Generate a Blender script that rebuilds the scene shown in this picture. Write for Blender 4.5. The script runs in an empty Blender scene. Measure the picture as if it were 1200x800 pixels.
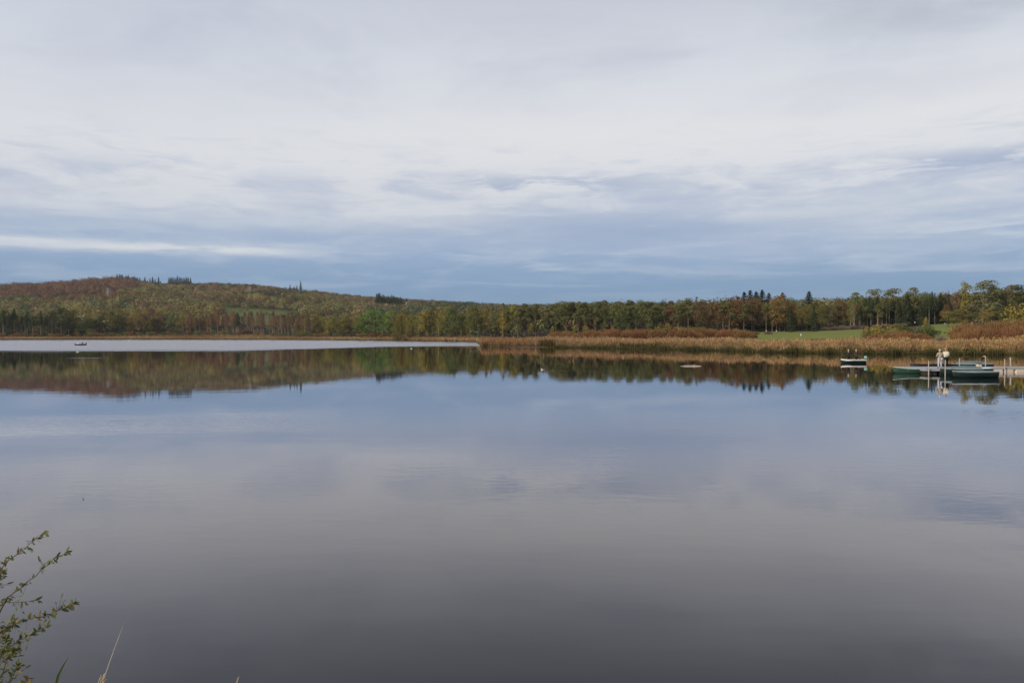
import bpy, math, random
import numpy as np
from math import radians, sin, cos, pi
from mathutils import Vector, Matrix

rng = np.random.default_rng(7)
random.seed(11)
scene = bpy.context.scene
COL = scene.collection
F, HZ, CAMH = 900.0, 393.0, 3.5          # focal length and horizon row of the photograph, camera height in metres

# ------------------------------------------------------------------ helpers
def X(px, Y): return (px - 600.0) / F * Y
def Z(py, Y): return CAMH - (py - HZ) / F * Y
def Yw(py): return CAMH * F / (py - HZ)   # depth of a point on the water

def tag(o, label=None, cat=None, group=None, kind=None):
    if label: o['label'] = label
    if cat: o['category'] = cat
    if group: o['group'] = group
    if kind: o['kind'] = kind
    return o

def empty(name, loc=(0, 0, 0), rz=0.0):
    o = bpy.data.objects.new(name, None); COL.objects.link(o)
    o.location = loc; o.rotation_euler = (0, 0, rz); o.empty_display_size = 0.3
    return o

def link(name, me, parent=None, loc=(0, 0, 0), rz=0.0):
    o = bpy.data.objects.new(name, me); COL.objects.link(o)
    o.location = loc; o.rotation_euler = (0, 0, rz)
    if parent is not None: o.parent = parent
    return o

def mesh_np(name, V, Fc, mats, smooth=False, tint=None):
    """V (n,3), Fc (m,k) equal-size faces; tint (n,3) gives every leaf, reed or crown its own colour"""
    V = np.ascontiguousarray(V, dtype=np.float32); Fc = np.ascontiguousarray(Fc, dtype=np.int32)
    me = bpy.data.meshes.new(name)
    m, k = Fc.shape
    me.vertices.add(len(V)); me.vertices.foreach_set('co', V.ravel())
    me.loops.add(m * k); me.loops.foreach_set('vertex_index', Fc.ravel())
    me.polygons.add(m); me.polygons.foreach_set('loop_start', np.arange(0, m * k, k, dtype=np.int32))
    if smooth: me.polygons.foreach_set('use_smooth', np.ones(m, dtype=bool))
    if tint is not None:
        at = me.color_attributes.new('tint', 'FLOAT_COLOR', 'POINT')
        c = np.ones((len(V), 4), dtype=np.float32); c[:, :3] = tint
        at.data.foreach_set('color', c.ravel())
    me.update(calc_edges=True); me.validate()
    for mt in (mats if isinstance(mats, (list, tuple)) else [mats]): me.materials.append(mt)
    return me

class MB:
    """collects boxes, tubes and lofts into one mesh"""
    def __init__(s): s.v = []; s.f = []
    def add(s, vs, fs):
        b = len(s.v); s.v += [tuple(p) for p in vs]; s.f += [tuple(i + b for i in f) for f in fs]; return s
    def box(s, c, d, rz=0.0, bev=0.0):
        x, y, z = (q / 2 for q in d)
        vs = []
        b = min(bev, x * .9, y * .9)
        ring = [(-x + b, -y), (x - b, -y), (x, -y + b), (x, y - b), (x - b, y), (-x + b, y), (-x, y - b), (-x, -y + b)] if b > 0 else [(-x, -y), (x, -y), (x, y), (-x, y)]
        cz, sz = cos(rz), sin(rz); n = len(ring)
        for zz in (-z, z):
            for (px, py) in ring: vs.append((c[0] + px * cz - py * sz, c[1] + px * sz + py * cz, c[2] + zz))
        fs = [tuple(range(n - 1, -1, -1)), tuple(range(n, 2 * n))] + [(i, (i + 1) % n, n + (i + 1) % n, n + i) for i in range(n)]
        return s.add(vs, fs)
    def tube(s, pts, rad, n=6, cap=True):
        pts = [Vector(p) for p in pts]
        if not isinstance(rad, (list, tuple)): rad = [rad] * len(pts)
        vs, fs = [], []
        for i, p in enumerate(pts):
            t = (pts[min(i + 1, len(pts) - 1)] - pts[max(i - 1, 0)]).normalized()
            a = Vector((0, 0, 1)) if abs(t.z) < .9 else Vector((1, 0, 0))
            u = t.cross(a).normalized(); w = t.cross(u)
            for k in range(n):
                q = 2 * pi * k / n
                vs.append(p + (u * cos(q) + w * sin(q)) * rad[i])
        for i in range(len(pts) - 1):
            for k in range(n):
                k2 = (k + 1) % n
                fs.append((i * n + k, i * n + k2, (i + 1) * n + k2, (i + 1) * n + k))
        if cap:
            fs.append(tuple(range(n))); e = (len(pts) - 1) * n; fs.append(tuple(e + k for k in range(n - 1, -1, -1)))
        return s.add(vs, fs)
    def ball(s, c, r, nu=10, nv=7):
        r = r if isinstance(r, (tuple, list)) else (r, r, r)
        vs = [(c[0], c[1], c[2] - r[2])]
        for j in range(1, nv):
            a = -pi / 2 + pi * j / nv
            for i in range(nu):
                b = 2 * pi * i / nu
                vs.append((c[0] + r[0] * cos(a) * cos(b), c[1] + r[1] * cos(a) * sin(b), c[2] + r[2] * sin(a)))
        vs.append((c[0], c[1], c[2] + r[2])); T = len(vs) - 1
        fs = [(0, 1 + (i + 1) % nu, 1 + i) for i in range(nu)]
        for j in range(nv - 2):
            for i in range(nu):
                a, b = 1 + j * nu + i, 1 + j * nu + (i + 1) % nu
                fs.append((a, b, b + nu, a + nu))
        o = 1 + (nv - 2) * nu
        fs += [(o + i, o + (i + 1) % nu, T) for i in range(nu)]
        return s.add(vs, fs)
    def mesh(s, name, mat, smooth=False):
        me = bpy.data.meshes.new(name); me.from_pydata(s.v, [], s.f); me.validate()
        if smooth: me.polygons.foreach_set('use_smooth', [True] * len(me.polygons))
        me.materials.append(mat); me.update(); return me
    def build(s, name, mat, parent=None, smooth=False, loc=(0, 0, 0), rz=0.0):
        return link(name, s.mesh(name, mat, smooth), parent, loc, rz)

def copy_tree(o, parent=None):
    c = o.copy(); COL.objects.link(c)
    if parent is not None: c.parent = parent
    for ch in list(o.children): copy_tree(ch, c)
    return c

# ------------------------------------------------------------------ node helpers / materials
class NT:
    def __init__(s, tree): s.t = tree; s.n = tree.nodes; s.l = tree.links
    def new(s, t, **kw):
        n = s.n.new(t)
        for k, v in kw.items(): setattr(n, k, v)
        return n
    def inp(s, sock, v):
        if hasattr(v, 'is_output') or isinstance(v, bpy.types.NodeSocket): s.l.new(v, sock)
        else: sock.default_value = v
    def math(s, op, a, b=0.0, c=None, clamp=False):
        n = s.new('ShaderNodeMath', operation=op, use_clamp=clamp)
        s.inp(n.inputs[0], a); s.inp(n.inputs[1], b)
        if c is not None: s.inp(n.inputs[2], c)
        return n.outputs[0]
    def ss(s, v, lo, hi):                       # smoothstep
        n = s.new('ShaderNodeMapRange', interpolation_type='SMOOTHSTEP')
        s.inp(n.inputs[0], v); s.inp(n.inputs[1], lo); s.inp(n.inputs[2], hi)
        return n.outputs[0]
    def gauss(s, v, mu, sg):
        d = s.math('DIVIDE', s.math('SUBTRACT', v, mu), sg)
        return s.math('EXPONENT', s.math('MULTIPLY', s.math('MULTIPLY', d, d), -1.0))
    def noise(s, vec, scale, detail=4.0, rough=0.5, dist=0.0):
        n = s.new('ShaderNodeTexNoise'); s.inp(n.inputs['Vector'], vec)
        n.inputs['Scale'].default_value = scale; n.inputs['Detail'].default_value = detail
        n.inputs['Roughness'].default_value = rough; n.inputs['Distortion'].default_value = dist
        return n.outputs[0]
    def xyz(s, x, y, z):
        n = s.new('ShaderNodeCombineXYZ')
        for i, v in enumerate((x, y, z)): s.inp(n.inputs[i], v)
        return n.outputs[0]
    def sep(s, v):
        n = s.new('ShaderNodeSeparateXYZ'); s.inp(n.inputs[0], v); return n.outputs
    def mix(s, f, a, b, mode='MIX'):
        n = s.new('ShaderNodeMix', data_type='RGBA', blend_type=mode)
        s.inp(n.inputs[0], f)
        for sk, v in ((n.inputs[6], a), (n.inputs[7], b)):
            s.inp(sk, (*v, 1.0) if isinstance(v, tuple) and len(v) == 3 else v)
        return n.outputs[2]
    def ramp(s, f, stops, interp='LINEAR'):
        n = s.new('ShaderNodeValToRGB'); r = n.color_ramp; r.interpolation = interp
        while len(r.elements) < len(stops): r.elements.new(0.5)
        for e, (p, c) in zip(r.elements, stops): e.position = p; e.color = (*c, 1.0)
        s.inp(n.inputs[0], f); return n.outputs[0]

def lin(r, g, b):
    f = lambda c: (c / 255 / 12.92) if c / 255 <= .04045 else ((c / 255 + .055) / 1.055) ** 2.4
    return (f(r), f(g), f(b))

def new_mat(name):
    m = bpy.data.materials.new(name); m.use_nodes = True
    t = NT(m.node_tree); b = t.n['Principled BSDF']
    return m, t, b

def solid(name, col, rough=.6, var=.18, scale=3.0, metal=0.0, spec=.4):
    """painted / worn surface: base colour broken up by a fine noise"""
    m, t, b = new_mat(name)
    co = t.new('ShaderNodeTexCoord').outputs['Object']
    n = t.noise(co, scale, 6, .6)
    k = t.math('MULTIPLY_ADD', n, 2 * var, 1 - var)
    c = t.mix(1.0, (*col, 1.0), t.xyz(k, k, k), 'MULTIPLY')
    t.l.new(c, b.inputs['Base Color'])
    b.inputs['Roughness'].default_value = rough; b.inputs['Metallic'].default_value = metal
    b.inputs['Specular IOR Level'].default_value = spec
    return m

def leaf_mat(name, col, vary=.35, hue=.035, transl=.25, attr=False):
    """foliage: every tree a slightly different colour, every leaf clump a little too"""
    m, t, b = new_mat(name)
    t.n.remove(b)
    out = t.n['Material Output']
    rnd = t.new('ShaderNodeObjectInfo').outputs['Random']
    co = t.new('ShaderNodeTexCoord').outputs['Object']
    n = t.noise(co, .45, 3, .6)
    if attr:
        a = t.new('ShaderNodeAttribute', attribute_name='tint').outputs['Color']
        base = t.mix(1.0, a, (*col, 1.0), 'MULTIPLY')
    else:
        base = (*col, 1.0)
    h = t.new('ShaderNodeHueSaturation')
    t.inp(h.inputs['Color'], base)
    t.inp(h.inputs['Hue'], t.math('MULTIPLY_ADD', rnd, hue, .5 - hue / 2) if not attr else .5)
    t.inp(h.inputs['Saturation'], 1.0)
    r2 = t.math('FRACT', t.math('MULTIPLY', rnd, 17.31))
    v = t.math('MULTIPLY_ADD', r2, vary, 1 - vary / 2)
    v = t.math('MULTIPLY', v, t.math('MULTIPLY_ADD', n, .9, .55))
    t.inp(h.inputs['Value'], v)
    d = t.new('ShaderNodeBsdfDiffuse'); t.l.new(h.outputs[0], d.inputs[0])
    tr = t.new('ShaderNodeBsdfTranslucent'); t.l.new(h.outputs[0], tr.inputs[0])
    mx = t.new('ShaderNodeMixShader'); mx.inputs[0].default_value = transl
    t.l.new(d.outputs[0], mx.inputs[1]); t.l.new(tr.outputs[0], mx.inputs[2])
    t.l.new(mx.outputs[0], out.inputs[0])
    return m

# ------------------------------------------------------------------ terrain function
PXS = np.array([-300, 0, 150, 300, 400, 450, 520, 557, 564, 600, 650, 700, 800, 850, 900, 1000, 1100, 1200, 1500.])
YSH = np.array([600, 606, 650, 630, 562, 520, 430, 405, 244, 242, 222, 210, 185, 175, 157, 146, 143, 137, 120.])
def shore(px): return np.interp(px, PXS, YSH) + 2.2 * np.sin(px * .11) * (px < 557) + .8 * np.sin(px * .083) + .5 * np.sin(px * .31 + 1)
def Yback(px): return np.interp(px, [0, 400, 540, 600, 900, 1200], [720, 640, 520, 480, 420, 400])
def zback(px): return np.interp(px, [0, 400, 540, 600, 700, 850, 950, 1050, 1100, 1200], [4.5, 4, 3, 3, 4.5, 5.5, 6, 8, 9.6, 12])
SKX = [-300, 0, 50, 100, 135, 165, 200, 240, 300, 350, 400, 440, 480, 530, 560, 600, 650, 800, 900, 1000, 1200, 1500]
SKY = [345, 334.5, 331.5, 327.5, 326, 328, 331, 331.5, 333.5, 339, 344.5, 347.5, 350.5, 353.5, 355.5, 358, 358, 357, 356, 355, 352, 350]
def sm(t): t = np.clip(t, 0, 1); return t * t * (3 - 2 * t)
YC = 1700.0
def polar(x, y):
    az = np.arctan2(x, y); azc = np.clip(az, -.8, .8)
    r = np.hypot(x, y)
    D = np.where(np.abs(az) <= .8, y, r * cos(.8))
    return 600 + F * np.tan(azc), D
def ground(x, y):
    x = np.asarray(x, float); y = np.asarray(y, float)
    px, D = polar(x, y)
    ys, yb, zb = shore(px), Yback(px), zback(px)
    d = D - ys
    lake = np.maximum(d * .08, -3.0)
    plain = .45 * sm(d / 5) + (zb - .45) * np.clip((d - 12) / np.maximum(yb - ys - 12, 20), 0, 1) ** 1.15
    zc = CAMH + (HZ - np.interp(px, SKX, SKY) - 7.5) / F * YC
    t = (D - yb) / (YC - yb)
    tt = np.clip(t, 0, 1)
    f = .85 * tt + .15 * sm(tt)
    hill = (zc - zb) * f - np.clip(t - 1, 0, 3) * 45
    und = (1.8 * np.sin(x * .011 + 1) * np.sin(y * .013) + 1.2 * np.sin(x * .027 + y * .019)) * sm((D - yb) / 200)
    z = np.where(d < 0, lake, plain + hill + und)
    zn = np.interp(y, [-400, 0.6, 2.3, 4.3, 8, 9], [6, 1.85, 1.3, .25, -1.5, -9])
    return np.maximum(z, zn)
def g1(x, y): return float(ground(np.array([x]), np.array([y]))[0])

def meadow_mask(px, D):
    d = D - shore(px)
    a = (px > 862) & (px < 1012) & (d > 22) & (D < Yback(px) - 10 - (px < 900) * (900 - px) * .9)
    b = (px > 1082) & (px < 1128) & (d > 60) & (D < 405)
    return a | b
def wood_mask(px, D):
    return (D > np.where(px < 557, shore(px) + 30, np.interp(px, [557, 600, 900, 1000, 1235], [440, 415, 400, 395, 385]))) & ~field_mask(px, D) & ~meadow_mask(px, D)
def field_mask(px, D):
    return (px > 257) & (px < 352) & (D > 765) & (D < 1098)

# ------------------------------------------------------------------ camera, light, sky
cam = bpy.data.cameras.new('camera'); cam.sensor_width = 36.0; cam.lens = 36.0 * F / 1200.0
cam.clip_start = .05; cam.clip_end = 12000
co = bpy.data.objects.new('camera', cam); COL.objects.link(co)
co.location = (0, 0, CAMH); co.rotation_euler = (radians(90) - math.atan(7.0 / F), 0, 0)
scene.camera = co

SUN_EL, SUN_AZ = radians(25), radians(232)     # azimuth clockwise from +Y: behind the camera, to its left
sd = Vector((sin(SUN_AZ) * cos(SUN_EL), cos(SUN_AZ) * cos(SUN_EL), sin(SUN_EL)))
sl = bpy.data.lights.new('sun', 'SUN'); sl.energy = 3.4; sl.angle = radians(5); sl.color = (1.0, .89, .74)
so = bpy.data.objects.new('sun', sl); COL.objects.link(so)
so.rotation_euler = sd.to_track_quat('Z', 'Y').to_euler(); so.location = (-40, -60, 60)

def build_sky():
    w = bpy.data.worlds.new('World'); scene.world = w; w.use_nodes = True
    t = NT(w.node_tree); bg = t.n['Background']
    STR = .1; bg.inputs[1].default_value = STR
    sky = t.new('ShaderNodeTexSky', sky_type='NISHITA', sun_disc=False)
    sky.sun_elevation = SUN_EL; sky.sun_rotation = SUN_AZ
    d = t.new('ShaderNodeTexCoord').outputs['Generated']
    x, y, z = t.sep(d)
    az = t.math('ARCTAN2', x, y)
    e = t.math('MAXIMUM', z, 0.0)
    den = t.math('ADD', e, .05)
    P = t.xyz(t.math('DIVIDE', x, den), t.math('DIVIDE', y, den), 0.0)      # a flat cloud layer seen in perspective
    A = t.xyz(t.math('MULTIPLY', az, 1.6), t.math('MULTIPLY', e, 9.0), 3.0) # banded layers low over the horizon
    n_big = t.noise(P, 1.15, 5, .55, .4)
    n_fine = t.noise(P, 2.8, 6, .6, .5)
    n_band = t.noise(A, 2.0, 5, .55, .2)
    n_band2 = t.noise(t.xyz(t.math('MULTIPLY', az, 3.2), t.math('MULTIPLY', e, 30.0), 9.0), 2.0, 4, .6, .3)
    # thin veil over blue, by elevation
    low = t.ramp(e, [(0.0, lin(140, 164, 189)), (.04, lin(118, 149, 182)), (.065, lin(122, 152, 187)), (.10, lin(143, 167, 198)), (.15, lin(164, 180, 206)), (.2, lin(184, 194, 211))])
    deck = t.ramp(e, [(.10, lin(186, 196, 212)), (.15, lin(206, 210, 218)), (.19, lin(219, 220, 224)), (.25, lin(226, 226, 228)), (.33, lin(213, 217, 225)), (.42, lin(194, 198, 211)), (.6, lin(176, 181, 193)), (1.0, lin(150, 156, 170))])
    # the left of the sky is a little bluer, the middle brightest
    left = t.math('MULTIPLY', t.ss(az, .05, -.55), t.ss(e, .17, .3))
    deck = t.mix(t.math('MULTIPLY', left, .55), deck, lin(203, 209, 221))
    # grey-lavender mottling in the deck
    mot = t.math('MULTIPLY', t.ss(n_big, .44, .68), t.ss(e, .22, .36))
    deck = t.mix(t.math('MULTIPLY', mot, .5), deck, lin(180, 185, 201))
    deck = t.mix(t.math('MULTIPLY', t.ss(n_fine, .5, .78), .2), deck, lin(190, 196, 210))
    # where the deck ends towards the horizon
    edge = t.math('MULTIPLY_ADD', t.math('SUBTRACT', n_band, .5), .20, e)
    edge = t.math('MULTIPLY_ADD', t.math('SUBTRACT', n_band2, .5), .085, edge)
    cov = t.ss(edge, .078, .188)
    c = t.mix(cov, low, deck)
    tex = t.math('MULTIPLY', t.math('SUBTRACT', t.noise(t.xyz(t.math('MULTIPLY', az, 4.5), t.math('MULTIPLY', e, 26.0), 5.0), 2.4, 7, .6, .5), .5), t.math('MULTIPLY', t.ss(e, .26, .2), t.ss(e, .05, .12)))
    c = t.mix(t.math('MULTIPLY', tex, 1.9, clamp=True), c, lin(218, 221, 227))
    c = t.mix(t.math('MULTIPLY', tex, -2.0, clamp=True), c, lin(158, 174, 202))
    wv0 = t.noise(t.xyz(t.math('MULTIPLY', az, 6.0), t.math('MULTIPLY', e, 50.0), 6.0), 1.5, 7, .62, .6)
    # bright streak low on the left, fainter ones elsewhere
    st = t.math('MULTIPLY', t.gauss(t.math('MULTIPLY_ADD', t.math('SUBTRACT', n_band2, .5), .012, e), .1035, .0065), t.ss(az, -.20, -.34))
    st = t.math('MULTIPLY', st, t.math('MULTIPLY_ADD', t.ss(wv0, .35, .6), .65, .35))
    c = t.mix(st, c, lin(214, 217, 222))
    st2 = t.math('MULTIPLY', t.math('MULTIPLY', t.gauss(e, .095, .016), t.ss(n_band2, .52, .72)), t.math('MULTIPLY', t.gauss(az, .1, .22), .8))
    c = t.mix(st2, c, lin(190, 200, 214))
    st3 = t.math('MULTIPLY', t.gauss(e, .128, .02), t.ss(n_band2, .5, .66))
    c = t.mix(t.math('MULTIPLY', st3, .75), c, lin(203, 209, 219))
    vl = t.math('MULTIPLY', t.gauss(e, .085, .032), t.ss(t.noise(t.xyz(t.math('MULTIPLY', az, 2.6), t.math('MULTIPLY', e, 24.0), 17.0), 1.7, 5, .55, .5), .45, .66))
    c = t.mix(t.math('MULTIPLY', vl, .5), c, lin(184, 195, 213))
    # darker blue-grey body right of the middle
    bl = t.math('MULTIPLY', t.math('MULTIPLY', t.gauss(e, .132, .027), t.gauss(az, .16, .24)), t.ss(n_band, .30, .52))
    c = t.mix(t.math('MULTIPLY', bl, .88), c, lin(150, 168, 198))
    bl2 = t.math('MULTIPLY', t.math('MULTIPLY', t.gauss(e, .125, .011), t.ss(az, -.02, -.15)), t.ss(n_band2, .28, .5))
    c = t.mix(t.math('MULTIPLY', bl2, .6), c, lin(160, 178, 204))
    pf = t.noise(t.xyz(t.math('MULTIPLY', az, 5.0), t.math('MULTIPLY', e, 20.0), 11.0), 1.6, 6, .58, .4)
    wp = t.math('MULTIPLY', t.math('MULTIPLY', t.gauss(e, .158, .016), t.ss(pf, .46, .66)), t.ss(az, .62, .3))
    c = t.mix(t.math('MULTIPLY', wp, .8), c, lin(214, 217, 223))
    gb = t.math('MULTIPLY', t.gauss(e, .178, .02), t.ss(pf, .56, .36))
    c = t.mix(t.math('MULTIPLY', gb, .6), c, lin(172, 184, 207))
    # ragged grey wisps along the deck's lower edge
    wv = t.noise(t.xyz(t.math('MULTIPLY', az, 7.0), t.math('MULTIPLY', e, 44.0), 1.0), 1.3, 7, .62, .8)
    where = t.math('MAXIMUM', t.gauss(az, .04, .15), t.math('MULTIPLY', t.ss(az, .3, .5), 1.0))
    wi = t.math('MULTIPLY', t.math('MULTIPLY', t.gauss(e, .19, .014), t.ss(wv, .37, .56)), where)
    c = t.mix(t.math('MULTIPLY', wi, .95), c, lin(168, 180, 203))
    wi2 = t.math('MULTIPLY', t.math('MULTIPLY', t.gauss(e, .235, .02), t.ss(wv, .5, .7)), t.ss(az, .4, .6))
    c = t.mix(t.math('MULTIPLY', wi2, .6), c, lin(190, 197, 208))
    # darker cloud in the upper right
    ur = t.math('MULTIPLY', t.math('MULTIPLY', t.ss(e, .30, .36), t.ss(az, .22, .5)), t.ss(n_fine, .3, .6))
    c = t.mix(t.math('MULTIPLY', ur, .55), c, lin(176, 183, 192))
    # below the horizon: dull ground colour
    # everything is cloud over the clear-sky light: keep a share of it
    k = t.mix(1.0, c, (1.05 / STR, 1.05 / STR, 1.05 / STR, 1.0), 'MULTIPLY')
    fin = t.mix(.93, sky.outputs[0], k)
    t.l.new(fin, bg.inputs[0])
build_sky()
vs = scene.view_settings
vs.view_transform = 'Standard'; vs.look = 'None'; vs.exposure = 0.0; vs.gamma = 1.0; vs.use_curve_mapping = False
scene.cycles.max_bounces = 6; scene.cycles.diffuse_bounces = 2; scene.cycles.glossy_bounces = 3
scene.cycles.transparent_max_bounces = 4; scene.cycles.volume_bounces = 0
scene.cycles.use_denoising = True

# ------------------------------------------------------------------ ground and water
def ground_mat(name, c1, c2, c3, s1=.06, s2=.9):
    m, t, b = new_mat(name)
    co = t.new('ShaderNodeTexCoord').outputs['Object']
    n1 = t.noise(co, s1, 5, .6); n2 = t.noise(co, s2, 5, .65)
    c = t.mix(t.ss(n1, .35, .65), c1, c2)
    c = t.mix(t.math('MULTIPLY', t.ss(n2, .45, .75), .6), c, c3)
    t.l.new(c, b.inputs['Base Color']); b.inputs['Roughness'].default_value = .95
    b.inputs['Specular IOR Level'].default_value = .1
    bp = t.new('ShaderNodeBump'); bp.inputs['Strength'].default_value = .6; bp.inputs['Distance'].default_value = .3
    t.l.new(n2, bp.inputs['Height']); t.l.new(bp.outputs[0], b.inputs['Normal'])
    return m
M_TERR = ground_mat('marsh_ground', (.10, .085, .04), (.085, .07, .03), (.05, .055, .02))
M_MEAD = ground_mat('meadow_grass', (.165, .180, .040), (.135, .160, .034), (.20, .185, .07), .03, .4)
M_FLOOR = ground_mat('forest_floor', (.035, .028, .016), (.05, .035, .018), (.03, .035, .015))  # litter brown, darkened further to carry the shade under the trees
M_FIELD = ground_mat('hill_field_grass', (.10, .115, .036), (.085, .10, .033), (.125, .115, .05), .02, .2)

def build_ground():
    azs = np.concatenate([np.linspace(-pi, -.80, 90, endpoint=False), np.linspace(-.80, .80, 720), np.linspace(.80, pi, 91)[1:]])
    rs = np.concatenate([np.linspace(0.3, 12, 26, endpoint=False), np.geomspace(12, 110, 24, endpoint=False), np.linspace(110, 480, 186, endpoint=False), np.linspace(480, 1900, 110, endpoint=False), np.geomspace(1900, 4200, 10)])
    A, R = np.meshgrid(azs, rs, indexing='ij')
    x, y = R * np.sin(A), R * np.cos(A)
    z = ground(x, y)
    V = np.stack([x, y, z], -1).reshape(-1, 3)
    na, nr = len(azs), len(rs)
    i, j = np.meshgrid(np.arange(na - 1), np.arange(nr - 1), indexing='ij')
    a = (i * nr + j).ravel()
    Fc = np.stack([a, a + 1, a + nr + 1, a + nr], -1)[:, ::-1]
    ctr = V[Fc].mean(1)
    px, D = polar(ctr[:, 0], ctr[:, 1])
    mm = meadow_mask(px, D); fm = field_mask(px, D); wm_ = wood_mask(px, D)
    for nm, msk, mt in (('terrain', ~(mm | fm | wm_), M_TERR), ('forest_floor', wm_, M_FLOOR), ('meadow', mm, M_MEAD), ('field', fm, M_FIELD)):
        ff = Fc[msk]; u, inv = np.unique(ff, return_inverse=True)
        tag(link(nm, mesh_np(nm, V[u], inv.reshape(ff.shape), mt, smooth=True)), kind='structure')
build_ground()

def water_mat():
    m, t, b = new_mat('lake_water')
    pos = t.new('ShaderNodeNewGeometry').outputs['Position']
    x, y, z = t.sep(pos)
    # the breeze ruffles the far left of the lake: line from (-111,166) to (-11,252)
    fc = t.new('ShaderNodeFloatCurve'); cv = fc.mapping.curves[0]
    pts = [(-260, 166), (-111, 168), (-75, 171), (-60, 182), (-52, 200), (-38, 233), (-12, 250), (8, 228), (14, 300), (60, 300)]
    cv.points[0].location = ((pts[0][0] + 260) / 320, pts[0][1] / 400); cv.points[1].location = (1, pts[-1][1] / 400)
    for p in pts[1:-1]: cv.points.new((p[0] + 260) / 320, p[1] / 400)
    fc.mapping.update()
    t.inp(fc.inputs['Value'], t.math('DIVIDE', t.math('ADD', x, 260), 320, clamp=True))
    line = t.math('MULTIPLY', fc.outputs[0], 400)
    nz = t.noise(t.xyz(t.math('MULTIPLY', x, .022), t.math('MULTIPLY', y, .11), 0.0), 1.0, 5, .62)
    dd = t.math('ADD', t.math('SUBTRACT', y, line), t.math('MULTIPLY', t.math('SUBTRACT', nz, .5), 95))
    ruf = t.ss(dd, -14, 26)
    # a thin streak of disturbed water on the left
    s1 = t.math('MULTIPLY', t.gauss(y, 119, .9), t.math('MULTIPLY', t.ss(x, -69.5, -67.5), t.ss(x, -62.8, -64.5)))
    s2 = t.math('MULTIPLY', t.gauss(t.math('ADD', y, t.math('MULTIPLY', x, .12)), 76.8, .35), t.math('MULTIPLY', t.ss(x, 3, 4), t.ss(x, 19, 9)))
    ruf = t.math('MAXIMUM', ruf, t.math('MULTIPLY', s1, .7)); ruf = t.math('MAXIMUM', ruf, t.math('MULTIPLY', s2, .05))
    # ripples: long low swell lines, finer ones in patches
    w1 = t.noise(t.xyz(t.math('MULTIPLY', x, .35), t.math('MULTIPLY', y, 1.1), 0.0), .9, 3, .5, .2)
    w2 = t.noise(t.xyz(t.math('MULTIPLY', x, .5), y, 4.0), 3.2, 3, .55, .2)
    w3 = t.noise(t.xyz(t.math('MULTIPLY', x, .6), y, 9.0), 1.6, 4, .6)
    patch = t.noise(t.xyz(t.math('MULTIPLY', x, .02), t.math('MULTIPLY', y, .07), 2.0), 1.0, 3, .5)
    mid = t.math('MULTIPLY', t.ss(y, 11, 19), t.ss(y, 46, 27))
    fine = t.math('MULTIPLY', t.ss(patch, .38, .62), t.math('MULTIPLY_ADD', mid, .9, .10))
    h = t.math('ADD', t.math('MULTIPLY', w1, .0026), t.math('MULTIPLY', t.math('MULTIPLY', w2, fine), .0075))
    h = t.math('ADD', h, t.math('MULTIPLY', t.math('MULTIPLY', w3, ruf), .10))
    bp = t.new('ShaderNodeBump'); bp.inputs['Strength'].default_value = 1.0; bp.inputs['Distance'].default_value = 1.0
    t.l.new(h, bp.inputs['Height'])
    fr = t.new('ShaderNodeFresnel'); fr.inputs['IOR'].default_value = 1.333; t.l.new(bp.outputs[0], fr.inputs['Normal'])
    rc = t.new('ShaderNodeFloatCurve'); rv = rc.mapping.curves[0]
    for p in ((.085, .098), (.145, .20), (.25, .365), (.5, .66), (.75, .86)): rv.points.new(*p)
    rc.mapping.update(); t.l.new(fr.outputs[0], rc.inputs['Value'])
    gl = t.new('ShaderNodeBsdfGlossy'); gl.inputs['Color'].default_value = (1.0, .968, .985, 1); t.l.new(bp.outputs[0], gl.inputs['Normal'])
    t.inp(gl.inputs['Roughness'], t.math('MULTIPLY_ADD', ruf, .22, .010))
    df = t.new('ShaderNodeBsdfDiffuse'); df.inputs['Color'].default_value = (.005, .0045, .005, 1)
    mx = t.new('ShaderNodeMixShader'); t.l.new(t.math('MULTIPLY', rc.outputs[0], t.math('MULTIPLY_ADD', ruf, -.22, 1.0)), mx.inputs[0]); t.l.new(df.outputs[0], mx.inputs[1]); t.l.new(gl.outputs[0], mx.inputs[2])
    t.n.remove(b); t.l.new(mx.outputs[0], t.n['Material Output'].inputs['Surface'])
    return m
wm = water_mat()
xs = np.array([-1000., 1000.]); 
V = [(-1000, 1.5, 0), (1000, 1.5, 0), (1000, 900, 0), (-1000, 900, 0)]
tag(link('lake_water', mesh_np('lake_water', np.array(V), np.array([[0, 1, 2, 3]]), wm)), kind='structure')

# ------------------------------------------------------------------ foliage generators (unit: metres, base at origin)
def rand_dirs(n):
    v = rng.normal(size=(n, 3)); return v / np.linalg.norm(v, axis=1, keepdims=True)
def leaf_quads(C, N, s, asp=.7):
    """irregular little leaf-clump faces at C, facing N"""
    n = len(C)
    a = rand_dirs(n); u = np.cross(N, a); u /= np.linalg.norm(u, axis=1, keepdims=True) + 1e-9
    w = np.cross(N, u)
    s = np.asarray(s).reshape(-1, 1) * np.ones((n, 1))
    j = lambda: rng.uniform(.6, 1.25, (n, 1))
    p = [C - u * s * j() * .5, C + w * s * asp * j() * .5 - u * s * .1, C + u * s * j() * .5, C - w * s * asp * j() * .5 + u * s * .12]
    V = np.stack(p, 1).reshape(-1, 3)
    return V, np.arange(4 * n).reshape(-1, 4)
def norm(v): return v / (np.linalg.norm(v, axis=1, keepdims=True) + 1e-9)

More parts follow.
